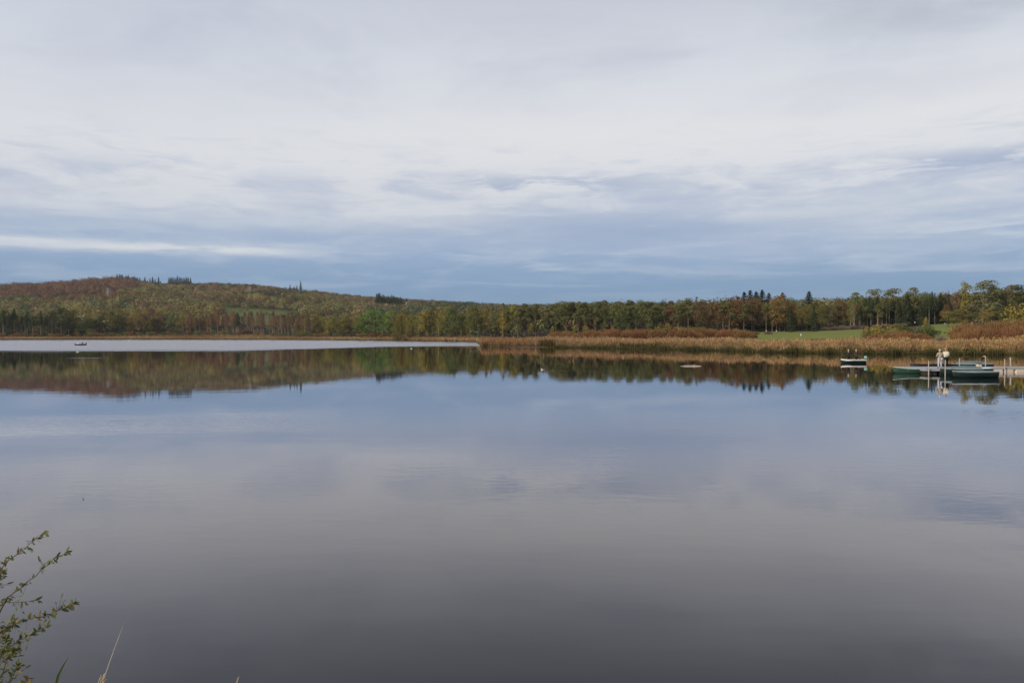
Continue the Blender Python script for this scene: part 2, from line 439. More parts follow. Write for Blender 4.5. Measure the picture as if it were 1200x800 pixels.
def trunk_mb(h, r, limbs=(), lean=.3):
    mb = MB()
    b = [(rng.normal() * .02 * h * k / 4 * lean, rng.normal() * .02 * h * k / 4 * lean, h * k / 4) for k in range(5)]
    b[0] = (0, 0, -.6)
    mb.tube(b, [r * 1.25, r, r * .8, r * .55, r * .15], 6)
    for (z0, ang, ln, up) in limbs:
        k = z0 / h * 4; i = min(int(k), 3); f = k - i
        p = [b[i][q] * (1 - f) + b[i + 1][q] * f for q in range(3)]
        e = (p[0] + cos(ang) * ln, p[1] + sin(ang) * ln, p[2] + up)
        m_ = (p[0] + cos(ang) * ln * .5, p[1] + sin(ang) * ln * .5, p[2] + up * .38)
        mb.tube([p, m_, e], [r * .42, r * .28, r * .07], 5)
    return mb

def crown_broad(h, w, base, n=1500, lobes=13, s=.75, top=.0):
    ch = h - base
    th = rng.uniform(0, 2 * pi, lobes); zz = np.linspace(.16, .84, lobes) + rng.normal(0, .04, lobes)
    env = np.sqrt(np.clip(1 - ((zz - .45 - top) / .58) ** 2, .05, 1))
    rr = env * w * .5 * rng.uniform(.45, .72, lobes)
    Lc = np.stack([rr * np.cos(th), rr * np.sin(th), base + zz * ch], 1)
    Lr = w * rng.uniform(.17, .27, lobes)
    Lc = np.vstack([Lc, [[0, 0, base + ch * .84], [0, 0, base + ch * .5]]]); Lr = np.append(Lr, [w * .2, w * .3])
    k = rng.choice(len(Lr), n, p=Lr ** 2 / (Lr ** 2).sum())
    d = rand_dirs(n); d[:, 2] = np.where(d[:, 2] < -.35, -d[:, 2], d[:, 2])
    C = Lc[k] + d * (Lr[k] * rng.uniform(.72, 1.12, n) ** 1.0)[:, None] * np.array([1, 1, .85])
    zt = C[:, 2].max(); C[:, 2] = base + (C[:, 2] - base) * (h - base) / (zt - base)
    N = norm(d + rand_dirs(n) * .75)
    return leaf_quads(C, N, rng.uniform(.6, 1.3, n) * s)

def crown_sprout(h, w, base, n, s, power=.75):
    """upright, twiggy, gappy crown (young birch, larch shedding its needles, aspen)"""
    t = rng.uniform(0, 1, n) ** .85
    env = np.sin(np.pi * np.clip(t * .93 + .07, 0, 1)) ** power * w * .5
    r = env * np.sqrt(rng.uniform(.05, 1, n)); a = rng.uniform(0, 2 * pi, n)
    a = np.round(a / (2 * pi / 7)) * (2 * pi / 7) + rng.normal(0, .3, n) + t * 5
    C = np.stack([r * np.cos(a), r * np.sin(a), base + t * (h - base)], 1)
    N = norm(np.stack([np.cos(a), np.sin(a), rng.normal(0, .5, n)], 1) + rand_dirs(n) * .6)
    return leaf_quads(C, N, rng.uniform(.55, 1.3, n) * s)

def crown_spruce(h, w, base, n=900, s=.9):
    t = rng.uniform(0, 1, n) ** 1.05
    wh = np.round(t * 17) / 17 + rng.normal(0, .024, n); wh = np.clip(wh, 0, .995)
    rmax = (1 - wh) ** .85 * w * .5 + .12
    q = rng.uniform(.2, 1.05, n); r = rmax * q
    a = np.round(rng.uniform(0, 2 * pi, n) / (2 * pi / 9)) * (2 * pi / 9) + rng.normal(0, .16, n) + wh * 40
    z = base + wh * (h - base) - r * .28
    C = np.stack([r * np.cos(a), r * np.sin(a), z], 1)
    out = np.stack([np.cos(a), np.sin(a), np.full(n, -.3)], 1)
    side = np.stack([-np.sin(a), np.cos(a), np.zeros(n)], 1)
    L = (rng.uniform(.7, 1.3, n) * s * (.45 + .55 * (1 - wh)))[:, None]
    W = L * .45
    up = np.array([0, 0, 1.]) * L * rng.uniform(-.1, .25, (n, 1))
    V = np.stack([C - out * L * .6, C + side * W * .6 + up * .3, C + out * L * .7 - np.array([0, 0, .25]) * L, C - side * W * .6 + up * .3], 1).reshape(-1, 3)
    V2, F2 = leaf_quads(np.array([[0, 0, h - .35]]), np.array([[1., 0, 0]]), .5)
    return np.vstack([V, V2]), np.vstack([np.arange(4 * n).reshape(-1, 4), F2 + 4 * n])

def crown_pine(h, w, base, n=700, s=.75):
    lob = 8; ch = h - base
    zz = rng.uniform(.1, .9, lob); th = np.arange(lob) * 2.4
    Lr = w * rng.uniform(.2, .32, lob); rr = w * .5 * (1 - zz * .5) * rng.uniform(.3, .75, lob)
    Lc = np.stack([rr * np.cos(th), rr * np.sin(th), base + zz * ch], 1)
    Lc = np.vstack([Lc, [[0, 0, h - w * .15]]]); Lr = np.append(Lr, w * .25)
    k = rng.integers(0, lob + 1, n); d = rand_dirs(n)
    C = Lc[k] + d * (Lr[k] * rng.uniform(.5, 1.1, n))[:, None] * np.array([1, 1, .6])
    return leaf_quads(C, norm(d + rand_dirs(n) * .8), rng.uniform(.6, 1.25, n) * s)

def shrub_leaves(h, w, n=520, s=.34, lob=9):
    th = rng.uniform(0, 2 * pi, lob); rr = w * .5 * np.sqrt(rng.uniform(0, .55, lob))
    Lr = rng.uniform(.2, .32, lob) * w
    Lc = np.stack([rr * np.cos(th), rr * np.sin(th), h * rng.uniform(.3, .72, lob)], 1)
    k = rng.integers(0, lob, n); d = rand_dirs(n); d[:, 2] = np.abs(d[:, 2]) * np.where(rng.uniform(size=n) < .7, 1, -1)
    C = Lc[k] + d * (Lr[k] * rng.uniform(.6, 1.1, n))[:, None] * np.array([1, 1, min(1.0, h / w * 1.1)])
    C[:, 2] = np.maximum(C[:, 2] * h / C[:, 2].max(), .05)
    return leaf_quads(C, norm(d + rand_dirs(n) * .8), rng.uniform(.6, 1.4, n) * s)

def shrub_twigs(h, w, n=900, wd=.035):
    """bare, fine-twigged dome: thin upright shoots"""
    a = rng.uniform(0, 2 * pi, n); q = np.sqrt(rng.uniform(0, 1, n))
    tip = np.stack([q * w * .52 * np.cos(a), q * w * .52 * np.sin(a), h * (np.sqrt(np.clip(1 - (q * .93) ** 2, .03, 1)) * rng.uniform(.62, 1.06, n))], 1)
    tip[:, :2] += rng.normal(0, .12, (n, 2))
    L = rng.uniform(.35, .62, n)[:, None]
    root = tip * np.array([.55, .55, 0.0]) + np.stack([np.zeros(n), np.zeros(n), np.zeros(n)], 1)
    b = tip + (root - tip) * L
    dr = norm(tip - b); sd_ = norm(np.cross(dr, rand_dirs(n))) * wd * rng.uniform(.6, 1.5, (n, 1))
    mid = (b + tip) / 2 + rand_dirs(n) * .06
    V = np.stack([b - sd_, mid + sd_ * 1.1, tip, mid - sd_ * 1.1], 1).reshape(-1, 3)
    return V, np.arange(4 * n).reshape(-1, 4)

# ---- colours of leaf and bark
LM = dict(
    olive=leaf_mat('leaf_olive', (.165, .148, .045)), yellow=leaf_mat('leaf_yellow_olive', (.24, .195, .052)),
    gold=leaf_mat('leaf_gold', (.36, .23, .04)), green=leaf_mat('leaf_green', (.135, .20, .05)), mid=leaf_mat('leaf_mid_green', (.125, .138, .052)),
    russet=leaf_mat('leaf_russet', (.205, .115, .05)), brown=leaf_mat('leaf_brown', (.165, .105, .055)), spruce=leaf_mat('needle_spruce', (.072, .090, .044)),
    pine=leaf_mat('needle_pine', (.135, .135, .052)), larch=leaf_mat('needle_larch', (.20, .118, .07)), pale=leaf_mat('leaf_pale', (.19, .19, .085)),
    redtwig=leaf_mat('twig_red', (.26, .135, .066), .25, .02), ochre=leaf_mat('leaf_ochre', (.24, .165, .065)), greytwig=leaf_mat('twig_grey', (.22, .165, .125)))
BM = dict(dark=solid('bark_dark', (.055, .045, .035), .95, .3, .8, spec=.1), pale=solid('bark_pale', (.27, .225, .17), .95, .35, .6, spec=.1),
          pine=solid('bark_pine', (.17, .12, .085), .95, .3, .6, spec=.1), birch=solid('bark_birch', (.38, .36, .32), .9, .4, .9, spec=.1))

def wood_limbs(h, base, w, k):
    return [(base + (h - base) * (.05 + .55 * i / k), rng.uniform(0, 6.3), w * rng.uniform(.25, .42), (h - base) * rng.uniform(.15, .3)) for i in range(k)]

PROTO = {}
def proto(kind, name, H, crown, trunk, leaf, bark, part='crown', tpart='trunk'):
    """one tree of each kind: mesh data that its copies share"""
    PROTO[kind] = (name, H, [(tpart, trunk.mesh(tpart, BM[bark], True)), (part, mesh_np(part, crown[0], crown[1], LM[leaf]))])
NV = 4
for leaf in ('olive', 'yellow', 'mid', 'russet', 'brown', 'green'):
    for v in range(NV if leaf in ('olive', 'yellow', 'brown', 'russet') else 3):
        H = 18; w = [10.5, 12, 9, 11][v]; base = [2.0, 3.0, 2.5, 1.6][v]
        proto(f'broad_{leaf}{v}', 'broadleaf_tree', H, crown_broad(H, w, base, 1500, 14 + v * 2, .75, -.06), trunk_mb(H * .8, .26, wood_limbs(H * .8, base + 1, w, 8)), leaf, 'dark')
for v in range(3):
    H = 18; w = [7.5, 6.5, 9][v]; base = [3.5, 5, 2.5][v]
    proto(f'poplar{v}', 'aspen_tree', H, crown_broad(H, w, base * .8, 1700, 20, .68, -.12), trunk_mb(H * .9, .2, wood_limbs(H * .9, base + 1, w, 9)), 'pale', 'pale')
for leaf in ('yellow', 'olive', 'pale', 'larch', 'gold', 'brown'):
    for v in range(3):
        H = 18; w = [6.0, 5.0, 7.0][v]; base = [3.0, 4.5, 2.2][v]
        proto(f'sprout_{leaf}{v}', 'birch_tree' if leaf in ('yellow', 'olive', 'gold', 'brown') else 'aspen_tree', H, crown_sprout(H, w, base, 620, .7), trunk_mb(H * .93, .15, wood_limbs(H * .9, base, w, 8)), leaf, 'pale' if v else 'birch')
for v in range(4):
    H = 18; w = [4.2, 5.0, 3.6, 4.5][v]
    proto(f'larch{v}', 'larch_tree', H, crown_sprout(H, w, [4.5, 6, 7, 5][v], 700, .62, .6), trunk_mb(H * .97, .15, wood_limbs(H * .97, 6, w, 10), .15), 'larch', 'pale')
    H = 24
    proto(f'stand{v}', 'spruce_tree', H, crown_spruce(H, [5.6, 6.2, 5, 6][v], [12.5, 14, 15.5, 11.5][v], 560, 1.1), trunk_mb(H * .97, .19, wood_limbs(H * .5, 5, 2.2, 5), .12), 'spruce', 'pale')
    H = 19
    proto(f'pine{v}', 'pine_tree', H, crown_pine(H, [7.6, 8.4, 6.6, 8][v], [7.5, 6.5, 9, 8][v], 1000, .8), trunk_mb(H * .97, .19, wood_limbs(H * .95, 8.5, 5, 7), .2), 'pine', 'pine')
    H = 15
    proto(f'spruce{v}', 'spruce_tree', H, crown_spruce(H, [6.2, 5.4, 7, 5.8][v], .6, 1000, 1.0), trunk_mb(H * .97, .2, (), .1), 'spruce', 'dark')
def stems_mb(h, w, k=7):
    mb = MB()
    for i in range(k):
        a = 2 * pi * i / k + rng.uniform(-.3, .3); q = rng.uniform(.15, .4) * w
        mb.tube([(cos(a) * .12, sin(a) * .12, -.3), (cos(a) * q * .45, sin(a) * q * .45, h * .4), (cos(a) * q, sin(a) * q, h * .8)], [.05, .035, .012], 5)
    return mb
for leaf in ('redtwig', 'greytwig'):
    for v in range(4):
        H, w = 4.0, [6.5, 5.5, 7.5, 6][v]
        proto(f'twig_{leaf}{v}', 'willow_shrub', H, shrub_twigs(H, w, 1500, .045), stems_mb(H, w), leaf, 'dark', 'twigs', 'stems')
for leaf in ('olive', 'ochre', 'russet', 'mid', 'yellow'):
    for v in range(3):
        H, w = 4.0, [6, 5, 7][v]
        proto(f'bush_{leaf}{v}', 'leafy_shrub', H, shrub_leaves(H, w, 620, .42), stems_mb(H, w), leaf, 'dark', 'foliage', 'stems')

def plant(kind, px, Y, h, label, group, cat='tree', wide=1.0, name=None, z=None):
    nm, H, parts = PROTO[kind]
    x = X(px, Y); s = h / H
    o = empty(name or nm, (x, Y, g1(x, Y) if z is None else z), rng.uniform(0, 6.28))
    o.scale = (s * wide, s * wide, s)
    tag(o, label, cat, group)
    for pn, me in parts: link(pn, me, o)
    return o
def pick(*ks):
    k = ks[int(rng.integers(len(ks)))]
    n = len([q for q in PROTO if q[:-1] == k]); return f'{k}{int(rng.integers(n))}'
def row(px0, px1, step, Yf, hf, kinds, label, group, cat='tree', jit=.5, dY=12, wide=(.9, 1.15), name=None):
    px = px0
    while px < px1:
        q = px + rng.uniform(-jit, jit) * step
        Y = (Yf(q) if callable(Yf) else Yf) + rng.uniform(0, dY)
        h = hf(q) if callable(hf) else hf
        plant(pick(*kinds), q, Y, h * rng.uniform(.76, 1.13), label, group, cat, rng.uniform(*wide), name)
        px += step * rng.uniform(.8, 1.2)

sh = lambda o: (lambda p: float(shore(np.array([min(p, 556.)]))[0]) + o)
I = lambda xs, ys: (lambda p: float(np.interp(p, xs, ys)))

# ---- far shore, from the left
row(-40, 84, 4.2, sh(40), 23.5, ['stand', 'stand', 'pine'], 'tall conifer with a long bare trunk in the stand at the far left shore', 'bare-trunked conifers at the left end of the far shore', dY=14)
row(-40, 90, 5.5, sh(66), 22, ['spruce', 'broad_mid', 'broad_olive'], 'leafy or needled tree behind the bare trunks at the far left shore', 'trees behind the bare trunks at the far left shore', dY=16, wide=(.8, 1.0))
row(86, 216, 8.5, sh(44), I([86, 130, 170, 216], [17, 20, 18, 17]), ['broad_olive', 'broad_yellow', 'broad_brown', 'broad_olive', 'broad_mid'], 'rounded olive or brown tree on the far shore between dark spruces and rusty larches', 'mixed trees between the spruces and the larches', dY=14)
row(90, 216, 11, sh(75), 21, ['broad_yellow', 'broad_olive', 'sprout_yellow', 'broad_brown'], 'rounded olive or brown tree on the far shore between dark spruces and rusty larches', 'mixed trees between the spruces and the larches', dY=20)
row(214, 366, 4.0, sh(40), I([214, 300, 366], [17.5, 17, 16]), ['larch'], 'slender rusty larch with a pale bare trunk in the thin stand on the far shore', 'rusty larches on the far shore', dY=12)
row(214, 366, 6.5, sh(56), 17.5, ['larch', 'larch', 'sprout_brown'], 'slender rusty larch with a pale bare trunk in the thin stand on the far shore', 'rusty larches on the far shore', dY=12)
plant('stand3', 277, 655, 20, 'single dark spruce standing among the rusty larches on the far shore', None)
plant('stand0', 279.5, 660, 19, 'dark spruce half hidden behind the single spruce among the larches', None)
row(352, 424, 7.5, sh(40), I([352, 424], [15, 17]), ['broad_yellow', 'broad_olive', 'broad_brown', 'sprout_yellow'], 'olive yellow tree on the far shore between the larches and the big green tree', 'olive trees beside the larches', dY=12)
row(352, 424, 9, sh(65), 17, ['broad_olive', 'broad_yellow', 'broad_mid'], 'olive yellow tree on the far shore between the larches and the big green tree', 'olive trees beside the larches', dY=15)
bt = plant('broad_green1', 440, 545, 22.5, 'large round bright green tree, the greenest and widest crown on the far shore', None, wide=1.35)
plant('broad_green0', 456, 541, 20.5, 'bright green tree leaning against the right side of the widest green crown', None, wide=1.1)
plant('broad_green2', 424, 552, 18.5, 'bright green tree on the left flank of the widest green crown', None, wide=1.0)
row(466, 606, 6.2, I([466, 540, 606], [500, 450, 448]), I([466, 540, 606], [17, 17.5, 17]), ['sprout_yellow', 'broad_olive', 'broad_yellow', 'sprout_olive', 'broad_mid'], 'olive yellow birch or alder on the shore between the big green tree and the pines', 'yellowing birches and alders on the shore', dY=14, wide=(.85, 1.0))
row(466, 606, 8, I([466, 540, 606], [530, 478, 478]), 19, ['sprout_olive', 'broad_yellow', 'broad_mid', 'broad_olive'], 'olive yellow birch or alder on the shore between the big green tree and the pines', 'yellowing birches and alders on the shore', dY=20)
plant('sprout_gold2', 589, 446, 15, 'bright golden birch, the yellowest crown among the olive trees', None, wide=1.3)
# ---- pine wood behind the reed bed
row(596, 800, 4.4, I([596, 700, 800], [440, 425, 415]), I([596, 700, 800], [17.5, 17.5, 16.5]), ['pine', 'pine', 'pine', 'broad_mid'], 'pine or green tree along the wood edge behind the russet shrubs, trunk partly bare', 'pines along the wood edge behind the reed bed', dY=14)
row(596, 810, 6.2, 458, I([596, 700, 800], [18.5, 18, 17]), ['pine', 'broad_mid', 'pine', 'broad_olive'], 'pine or green tree along the wood edge behind the russet shrubs, trunk partly bare', 'pines along the wood edge behind the reed bed', dY=25)
row(610, 790, 17, I([596, 800], [425, 405]), 6.5, ['broad_yellow', 'broad_mid', 'sprout_olive'], 'small yellow green tree growing under the pines behind the russet shrubs', 'young trees under the pines', dY=8)
row(784, 925, 7.0, I([784, 925], [412, 408]), I([784, 865, 925], [16.5, 17, 16]), ['pine', 'broad_russet', 'pine', 'broad_brown', 'sprout_brown'], 'russet oak or dark pine in the wood edge behind the left end of the meadow', 'oaks and pines behind the meadow', dY=16)
row(790, 925, 9, 440, I([784, 865, 925], [18, 19.5, 18]), ['broad_russet', 'broad_olive', 'pine', 'broad_brown'], 'russet oak or dark pine in the wood edge behind the left end of the meadow', 'oaks and pines behind the meadow', dY=20)
plant('broad_russet1', 862, 430, 20, 'tallest rounded russet oak above the wood left of the meadow', None, wide=1.15)
for i, (q, Y, h) in enumerate([(872, 475, 23), (879, 480, 24), (886, 478, 23), (893, 476, 24), (901, 482, 22), (917, 480, 22), (948, 480, 22.5)]):
    plant(f'spruce{i % 4}', q, Y, h, 'dark spruce tip rising above the russet wood behind the meadow', 'spruce tips above the russet wood', wide=1.7)
plant('spruce1', 926, 392, 13.5, 'broad dark spruce at the meadow edge, left of a pair', None, wide=1.05)
plant('spruce3', 954, 392, 13.0, 'slim dark spruce at the meadow edge, right of a pair', None, wide=.85)
plant('broad_olive2', 940, 398, 12, 'olive tree filling the gap between the two meadow spruces', None)
row(903, 1004, 6.5, 415, I([903, 1004], [15, 14.5]), ['broad_brown', 'sprout_olive', 'broad_olive', 'broad_russet', 'pine'], 'brown or olive tree in the row behind the two meadow spruces', 'mixed trees behind the meadow spruces', dY=14)
row(903, 1010, 9, 450, 17.0, ['broad_russet', 'broad_brown', 'broad_olive', 'broad_mid'], 'brown or olive tree in the row behind the two meadow spruces', 'mixed trees behind the meadow spruces', dY=20)
plant('sprout_pale1', 1000, 400, 15.5, 'slender pale birch with a white trunk left of the dark spruce stand', None, cat='tree')
row(1003, 1100, 3.6, 402, I([1003, 1100], [14.5, 15.5]), ['spruce', 'pine', 'stand', 'spruce'], 'dark spruce in the dense stand under the four pale aspens', 'dark spruce stand at the meadow end', dY=12)
row(1003, 1110, 5, 420, 16.5, ['spruce', 'broad_mid', 'pine'], 'dark spruce in the dense stand under the four pale aspens', 'dark spruce stand at the meadow end', dY=14)
plant('poplar1', 1004, 436, 20, 'thin see-through pale aspen, leftmost of the aspens over the dark stand', None, wide=1.2)
plant('poplar0', 1024, 436, 21.5, 'pale aspen over the dark stand, second from the left', None, wide=1.2)
plant('poplar2', 1043, 436, 21.5, 'widest pale aspen over the dark spruce stand', None, wide=1.5)
plant('poplar1', 1069, 436, 21.0, 'pale aspen over the right end of the dark spruce stand', None, wide=1.35)
row(1090, 1128, 6, 410, 15.5, ['broad_brown', 'spruce', 'broad_russet', 'spruce'], 'dark tree between the spruce stand and the two tall pale poplars', 'dark trees beside the poplars', dY=16)
plant('broad_russet0', 1109, 398, 10, 'orange russet maple in front of the dark trees beside the poplars', None)
plant('broad_yellow2', 1131, 392, 21.5, 'tall yellow topped poplar, left of the tallest pair at the right edge', None, wide=.62, name='poplar_tree')
plant('poplar2', 1152, 392, 21.5, 'tall pale green poplar with a wide airy crown, right of the tallest pair', None, wide=1.55, name='poplar_tree')
plant('poplar0', 1162, 394, 18.5, 'lower pale poplar touching the right side of the airy wide poplar', None, wide=1.3, name='poplar_tree')
row(1164, 1235, 6, 396, 17.5, ['pine', 'spruce', 'pine', 'broad_mid'], 'dark green pine or spruce in the wood right of the pale poplars', 'dark trees at the right edge', dY=20)
row(1150, 1235, 9, 425, 19, ['pine', 'spruce', 'broad_brown'], 'dark green pine or spruce in the wood right of the pale poplars', 'dark trees at the right edge', dY=20)
row(1114, 1222, 9, 345, 6.8, ['broad_olive', 'broad_mid', 'broad_yellow'], 'low rounded olive tree in the row under the pale poplars', 'low olive trees under the poplars', dY=12, wide=(1.3, 1.7))
plant('sprout_yellow1', 1085, 236, 6.4, 'small open yellow brown birch behind the olive willow, beside the meadow', None, wide=1.35)
# ---- shrubs
LS = 'red brown leafless willow in the thicket along the back of the reed bed'
row(652, 885, 5.6, I([652, 780, 885], [300, 285, 262]), I([652, 720, 860, 885], [3.6, 4.2, 3.6, 2.4]), ['twig_redtwig'], LS, 'red brown willows behind the reed bed', 'shrub', dY=14, wide=(.95, 1.3))
row(652, 870, 8, I([652, 780, 885], [318, 306, 285]), 4.2, ['twig_redtwig', 'bush_olive', 'twig_redtwig'], LS.replace('leafless', 'or olive'), 'red brown willows behind the reed bed', 'shrub', dY=12)
plant('bush_ochre1', 782, 290, 6.2, 'round orange ochre bush standing above the red brown willow thicket', None, 'shrub', 1.0)
for q, hh in ((796, 5.2), (808, 5), (818, 4.6), (770, 5)): plant(pick('bush_olive', 'bush_yellow'), q, 315, hh, 'olive bush at the right end of the willow thicket under the pines', 'olive bushes at the thicket end', 'shrub')
row(868, 1012, 7, I([868, 940, 1012], [196, 187, 178]), I([868, 920, 1012], [.9, 1.5, 2.3]), ['twig_redtwig'], 'low red brown shrub in the band between the reeds and the meadow', 'low russet shrubs before the meadow', 'shrub', dY=8, wide=(1.2, 1.7))
plant('bush_yellow2', 1031, 205, 5.0, 'large rounded olive yellow willow bush at the right end of the meadow', None, 'shrub', 1.15)
plant('bush_olive1', 1022, 203, 3.8, 'darker bush at the foot of the rounded olive yellow willow', None, 'shrub')
row(1012, 1088, 8, 184, I([1012, 1050, 1088], [2.6, 3.6, 3.0]), ['twig_redtwig'], 'red brown leafless willow below the rounded olive bush', 'red willows below the olive bush', 'shrub', dY=8)
row(1060, 1096, 8, 208, 4.4, ['bush_olive', 'bush_mid'], 'dark olive bush behind the red willows, left of the small meadow patch', 'dark bushes left of the meadow patch', 'shrub', dY=8)
row(1130, 1225, 10, I([1118, 1140, 1225], [172, 168, 165]), I([1118, 1135, 1160, 1225], [3.6, 4.6, 5.2, 4.4]), ['twig_redtwig'], 'tall red brown willow in the big thicket at the right edge', 'red brown willows at the right edge', 'shrub', dY=10)
row(1128, 1225, 12, 186, I([1112, 1160, 1225], [4.4, 5.8, 5.2]), ['twig_redtwig', 'twig_redtwig', 'bush_ochre'], 'tall red brown willow in the big thicket at the right edge', 'red brown willows at the right edge', 'shrub', dY=10)
plant('bush_olive2', 1129, 205, 5.2, 'rounded olive brown bush at the left end of the big red thicket', None, 'shrub')
plant('bush_yellow0', 1196, 225, 9.5, 'yellow green bush tree behind the red thicket at the right edge', None, 'shrub', .8)
row(1096, 1112, 8, 168, 2.2, ['twig_greytwig'], 'grey brown leafless shrub in the gap under the meadow patch', 'grey shrubs under the meadow patch', 'shrub')
row(836, 900, 6, 335, 1.8, ['twig_greytwig', 'bush_olive'], 'low pale grey brush along the left edge of the meadow', 'pale brush beside the meadow', 'shrub', wide=(1.4, 2.2))
plant('spruce0', 861, 322, 3.6, 'tiny dark conifer at the left edge of the meadow', None, 'tree', 1.2)
row(970, 1060, 6, 398, 2.2, ['twig_greytwig'], 'pinkish grey brush along the foot of the dark spruce stand', 'brush under the spruce stand', 'shrub', wide=(1.2, 1.8))
row(-20, 560, 9.5, sh(24), I([0, 280, 470, 560], [4.2, 4.6, 4.2, 3.5]), ['bush_ochre', 'bush_olive', 'bush_russet', 'bush_mid', 'twig_redtwig', 'bush_yellow'], 'low rounded autumn bush at the foot of the trees on the far shore', 'bushes along the far shore', 'shrub', dY=12, wide=(.8, 1.5))
plant('bush_mid1', 109, 672, 7.5, 'larger dark green bush at the foot of the brown trees on the far left shore', None, 'shrub')
plant('bush_olive0', 468, 486, 6.5, 'larger olive bush at the foot of the big green tree', None, 'shrub')
plant('bush_olive2', 356, 618, 6.5, 'larger olive bush at the right end of the larch stand', None, 'shrub')

# ---- conifers on the hill crest (individuals), everything else up there is one mass of crowns
for i in range(15):
    q = 137 + i * 1.75 + rng.uniform(-.5, .5)
    plant(f'spruce{i % 4}', q, 1690 + rng.uniform(-15, 15), rng.uniform(19, 24), 'dark spruce on the hill crest beside the copper beech wood', 'spruces on the crest beside the beech wood', wide=1.25)
for i, q in enumerate([164, 167, 170, 173, 176, 179, 182, 186, 188.5]):
    plant(f'spruce{i % 4}', q, 1650 + rng.uniform(-15, 15), [22, 17, 24, 18, 22, 26, 22, 27, 19][i], 'pointed dark spruce in the loose row along the middle of the hill crest', 'loose spruce row on the crest', wide=1.15)
for i in range(13):
    q = 198 + i * 2.1 + rng.uniform(-.4, .4)
    plant(f'spruce{i % 4}', q, 1660 + rng.uniform(-20, 20), 30 - abs(i - 6) * .8 + rng.uniform(-3, 2), 'tall dark spruce in the highest clump on the hill crest', 'highest spruce clump on the crest', wide=1.15)
plant('spruce0', 352.5, 1560, 34, 'single very tall dark spruce on the falling crest right of the field', None, wide=.85)
for q, h in ((340, 24), (345, 22), (348, 24)): plant('spruce1', q, 1560, h, 'shorter dark spruce beside the single very tall one on the crest', 'shorter spruces on the falling crest', wide=1.1)
for i in range(20):
    q = 441 + i * 2.0 + rng.uniform(-.5, .5)
    plant(f'spruce{i % 4}', q, 1180 + rng.uniform(-30, 30), (31 - i * .6) * rng.uniform(.85, 1.1), 'bluish dark spruce in the block on the ridge above the big green tree', 'spruce block above the big green tree', wide=1.2)
for i in range(10):
    q = [12, 16, 29, 34, 47, 60, 8, 105, 112, 123][i]
    plant(f'spruce{i % 4}', q, 1700, [16, 22, 17, 15, 14, 13, 15, 13, 14, 16][i], 'small dark conifer tip on the crest left of the copper beech wood', 'conifer tips left of the beech wood', wide=.7)

def hill_wood(name, pts, cols, hs, spread=.42, n=110, s=1.75):
    """a far wood that reads as one mass: a crown of leaf-clump faces per tree"""
    x, y = pts; m = len(x)
    z = ground(x, y)
    h = hs * rng.uniform(.75, 1.2, m); w = h * rng.uniform(.7, 1.05, m)
    c = np.array(cols)[rng.integers(len(cols), size=m)] if not callable(cols) else cols(x, y)
    c = c * rng.uniform(1 - spread, 1 + spread, (m, 1)) * rng.uniform(.93, 1.07, (m, 3))
    d = rand_dirs(m * n).reshape(m, n, 3); d[..., 2] = np.abs(d[..., 2]) * np.where(rng.uniform(size=(m, n)) < .8, 1, -1)
    # two or three lumps to a crown
    off = rng.normal(0, .2, (m, 3, 3)) * np.array([1, 1, .5])
    k = rng.integers(0, 3, (m, n)); o_ = np.take_along_axis(off, k[..., None].repeat(3, -1), 1)
    u = (d * rng.uniform(.6, .9, (m, n, 1)) + o_)
    C = np.stack([x[:, None] + u[..., 0] * w[:, None] * .5, y[:, None] + u[..., 1] * w[:, None] * .5, z[:, None] + h[:, None] * (.55 + u[..., 2] * .45)], -1).reshape(-1, 3)
    N = norm(d.reshape(-1, 3) + rand_dirs(m * n) * .3)
    V, Fc = leaf_quads(C, N, rng.uniform(.6, 1.3, m * n) * s)
    t = np.repeat(np.repeat(c, n, 0), 4, 0)
    return tag(link(name, mesh_np(name, V, Fc, M_WOOD, tint=t)), kind='stuff')
M_WOOD = leaf_mat('hill_wood_leaves', (1.0, 1.0, 1.0), vary=0.0, attr=True, transl=.15)

def scatter(px0, px1, D0, D1, sp, cond=None):
    """jittered rows of trees, spacing sp metres"""
    P = []
    D = D0
    while D < D1:
        wv = (px1 - px0) / F * D; n = max(1, int(wv / sp))
        q = px0 + (np.arange(n) + rng.uniform(0, 1, n)) / n * (px1 - px0)
        dd = D + rng.uniform(-.5, .5, n) * sp
        P.append(np.stack([q, dd], 1)); D += sp
    P = np.vstack(P)
    if cond is not None: P = P[cond(P[:, 0], P[:, 1])]
    return (P[:, 0] - 600) / F * P[:, 1], P[:, 1]
OL, YE, BR, RU, GR, DK, LA = (.185, .17, .072), (.25, .21, .08), (.205, .145, .085), (.215, .125, .07), (.125, .142, .068), (.070, .085, .05), (.21, .145, .10)
def beech(px, D):
    return (px < 163) & (D > 1170 + np.clip(px - 120, 0, 60) * 4)
def nofield(px, D):
    px = px + 4 * np.sin(D * .05) + 2 * np.sin(D * .13); D = D + 9 * np.sin(px * .35) + 6 * np.sin(px * .8)
    return ~((px > 258) & (px < 352) & (D > 690) & (D < 1085)) & ~((px > 330) & (px < 420) & (D > 690) & (D < 860))
def edgeband(px, D): return beech(px, D) & (D < 1230)
hill_wood('beech_wood', scatter(-80, 166, 1170, 1780, 13.5, lambda p, d: beech(p, d) & ~edgeband(p, d)), [(.185, .102, .068), (.205, .115, .07), (.17, .10, .066), (.19, .118, .07)], 18)
hill_wood('shade_toned_wood_edge', scatter(-80, 166, 1150, 1230, 9, lambda p, d: edgeband(p, d)), [GR, DK, (.06, .065, .03), BR], 13)  # edge trees, coloured darker to paint the shadow strip below the beeches
ST = np.stack([rng.uniform(-60, 440, 60), rng.uniform(700, 1780, 60)], 1); STK = rng.integers(0, 7, 60)
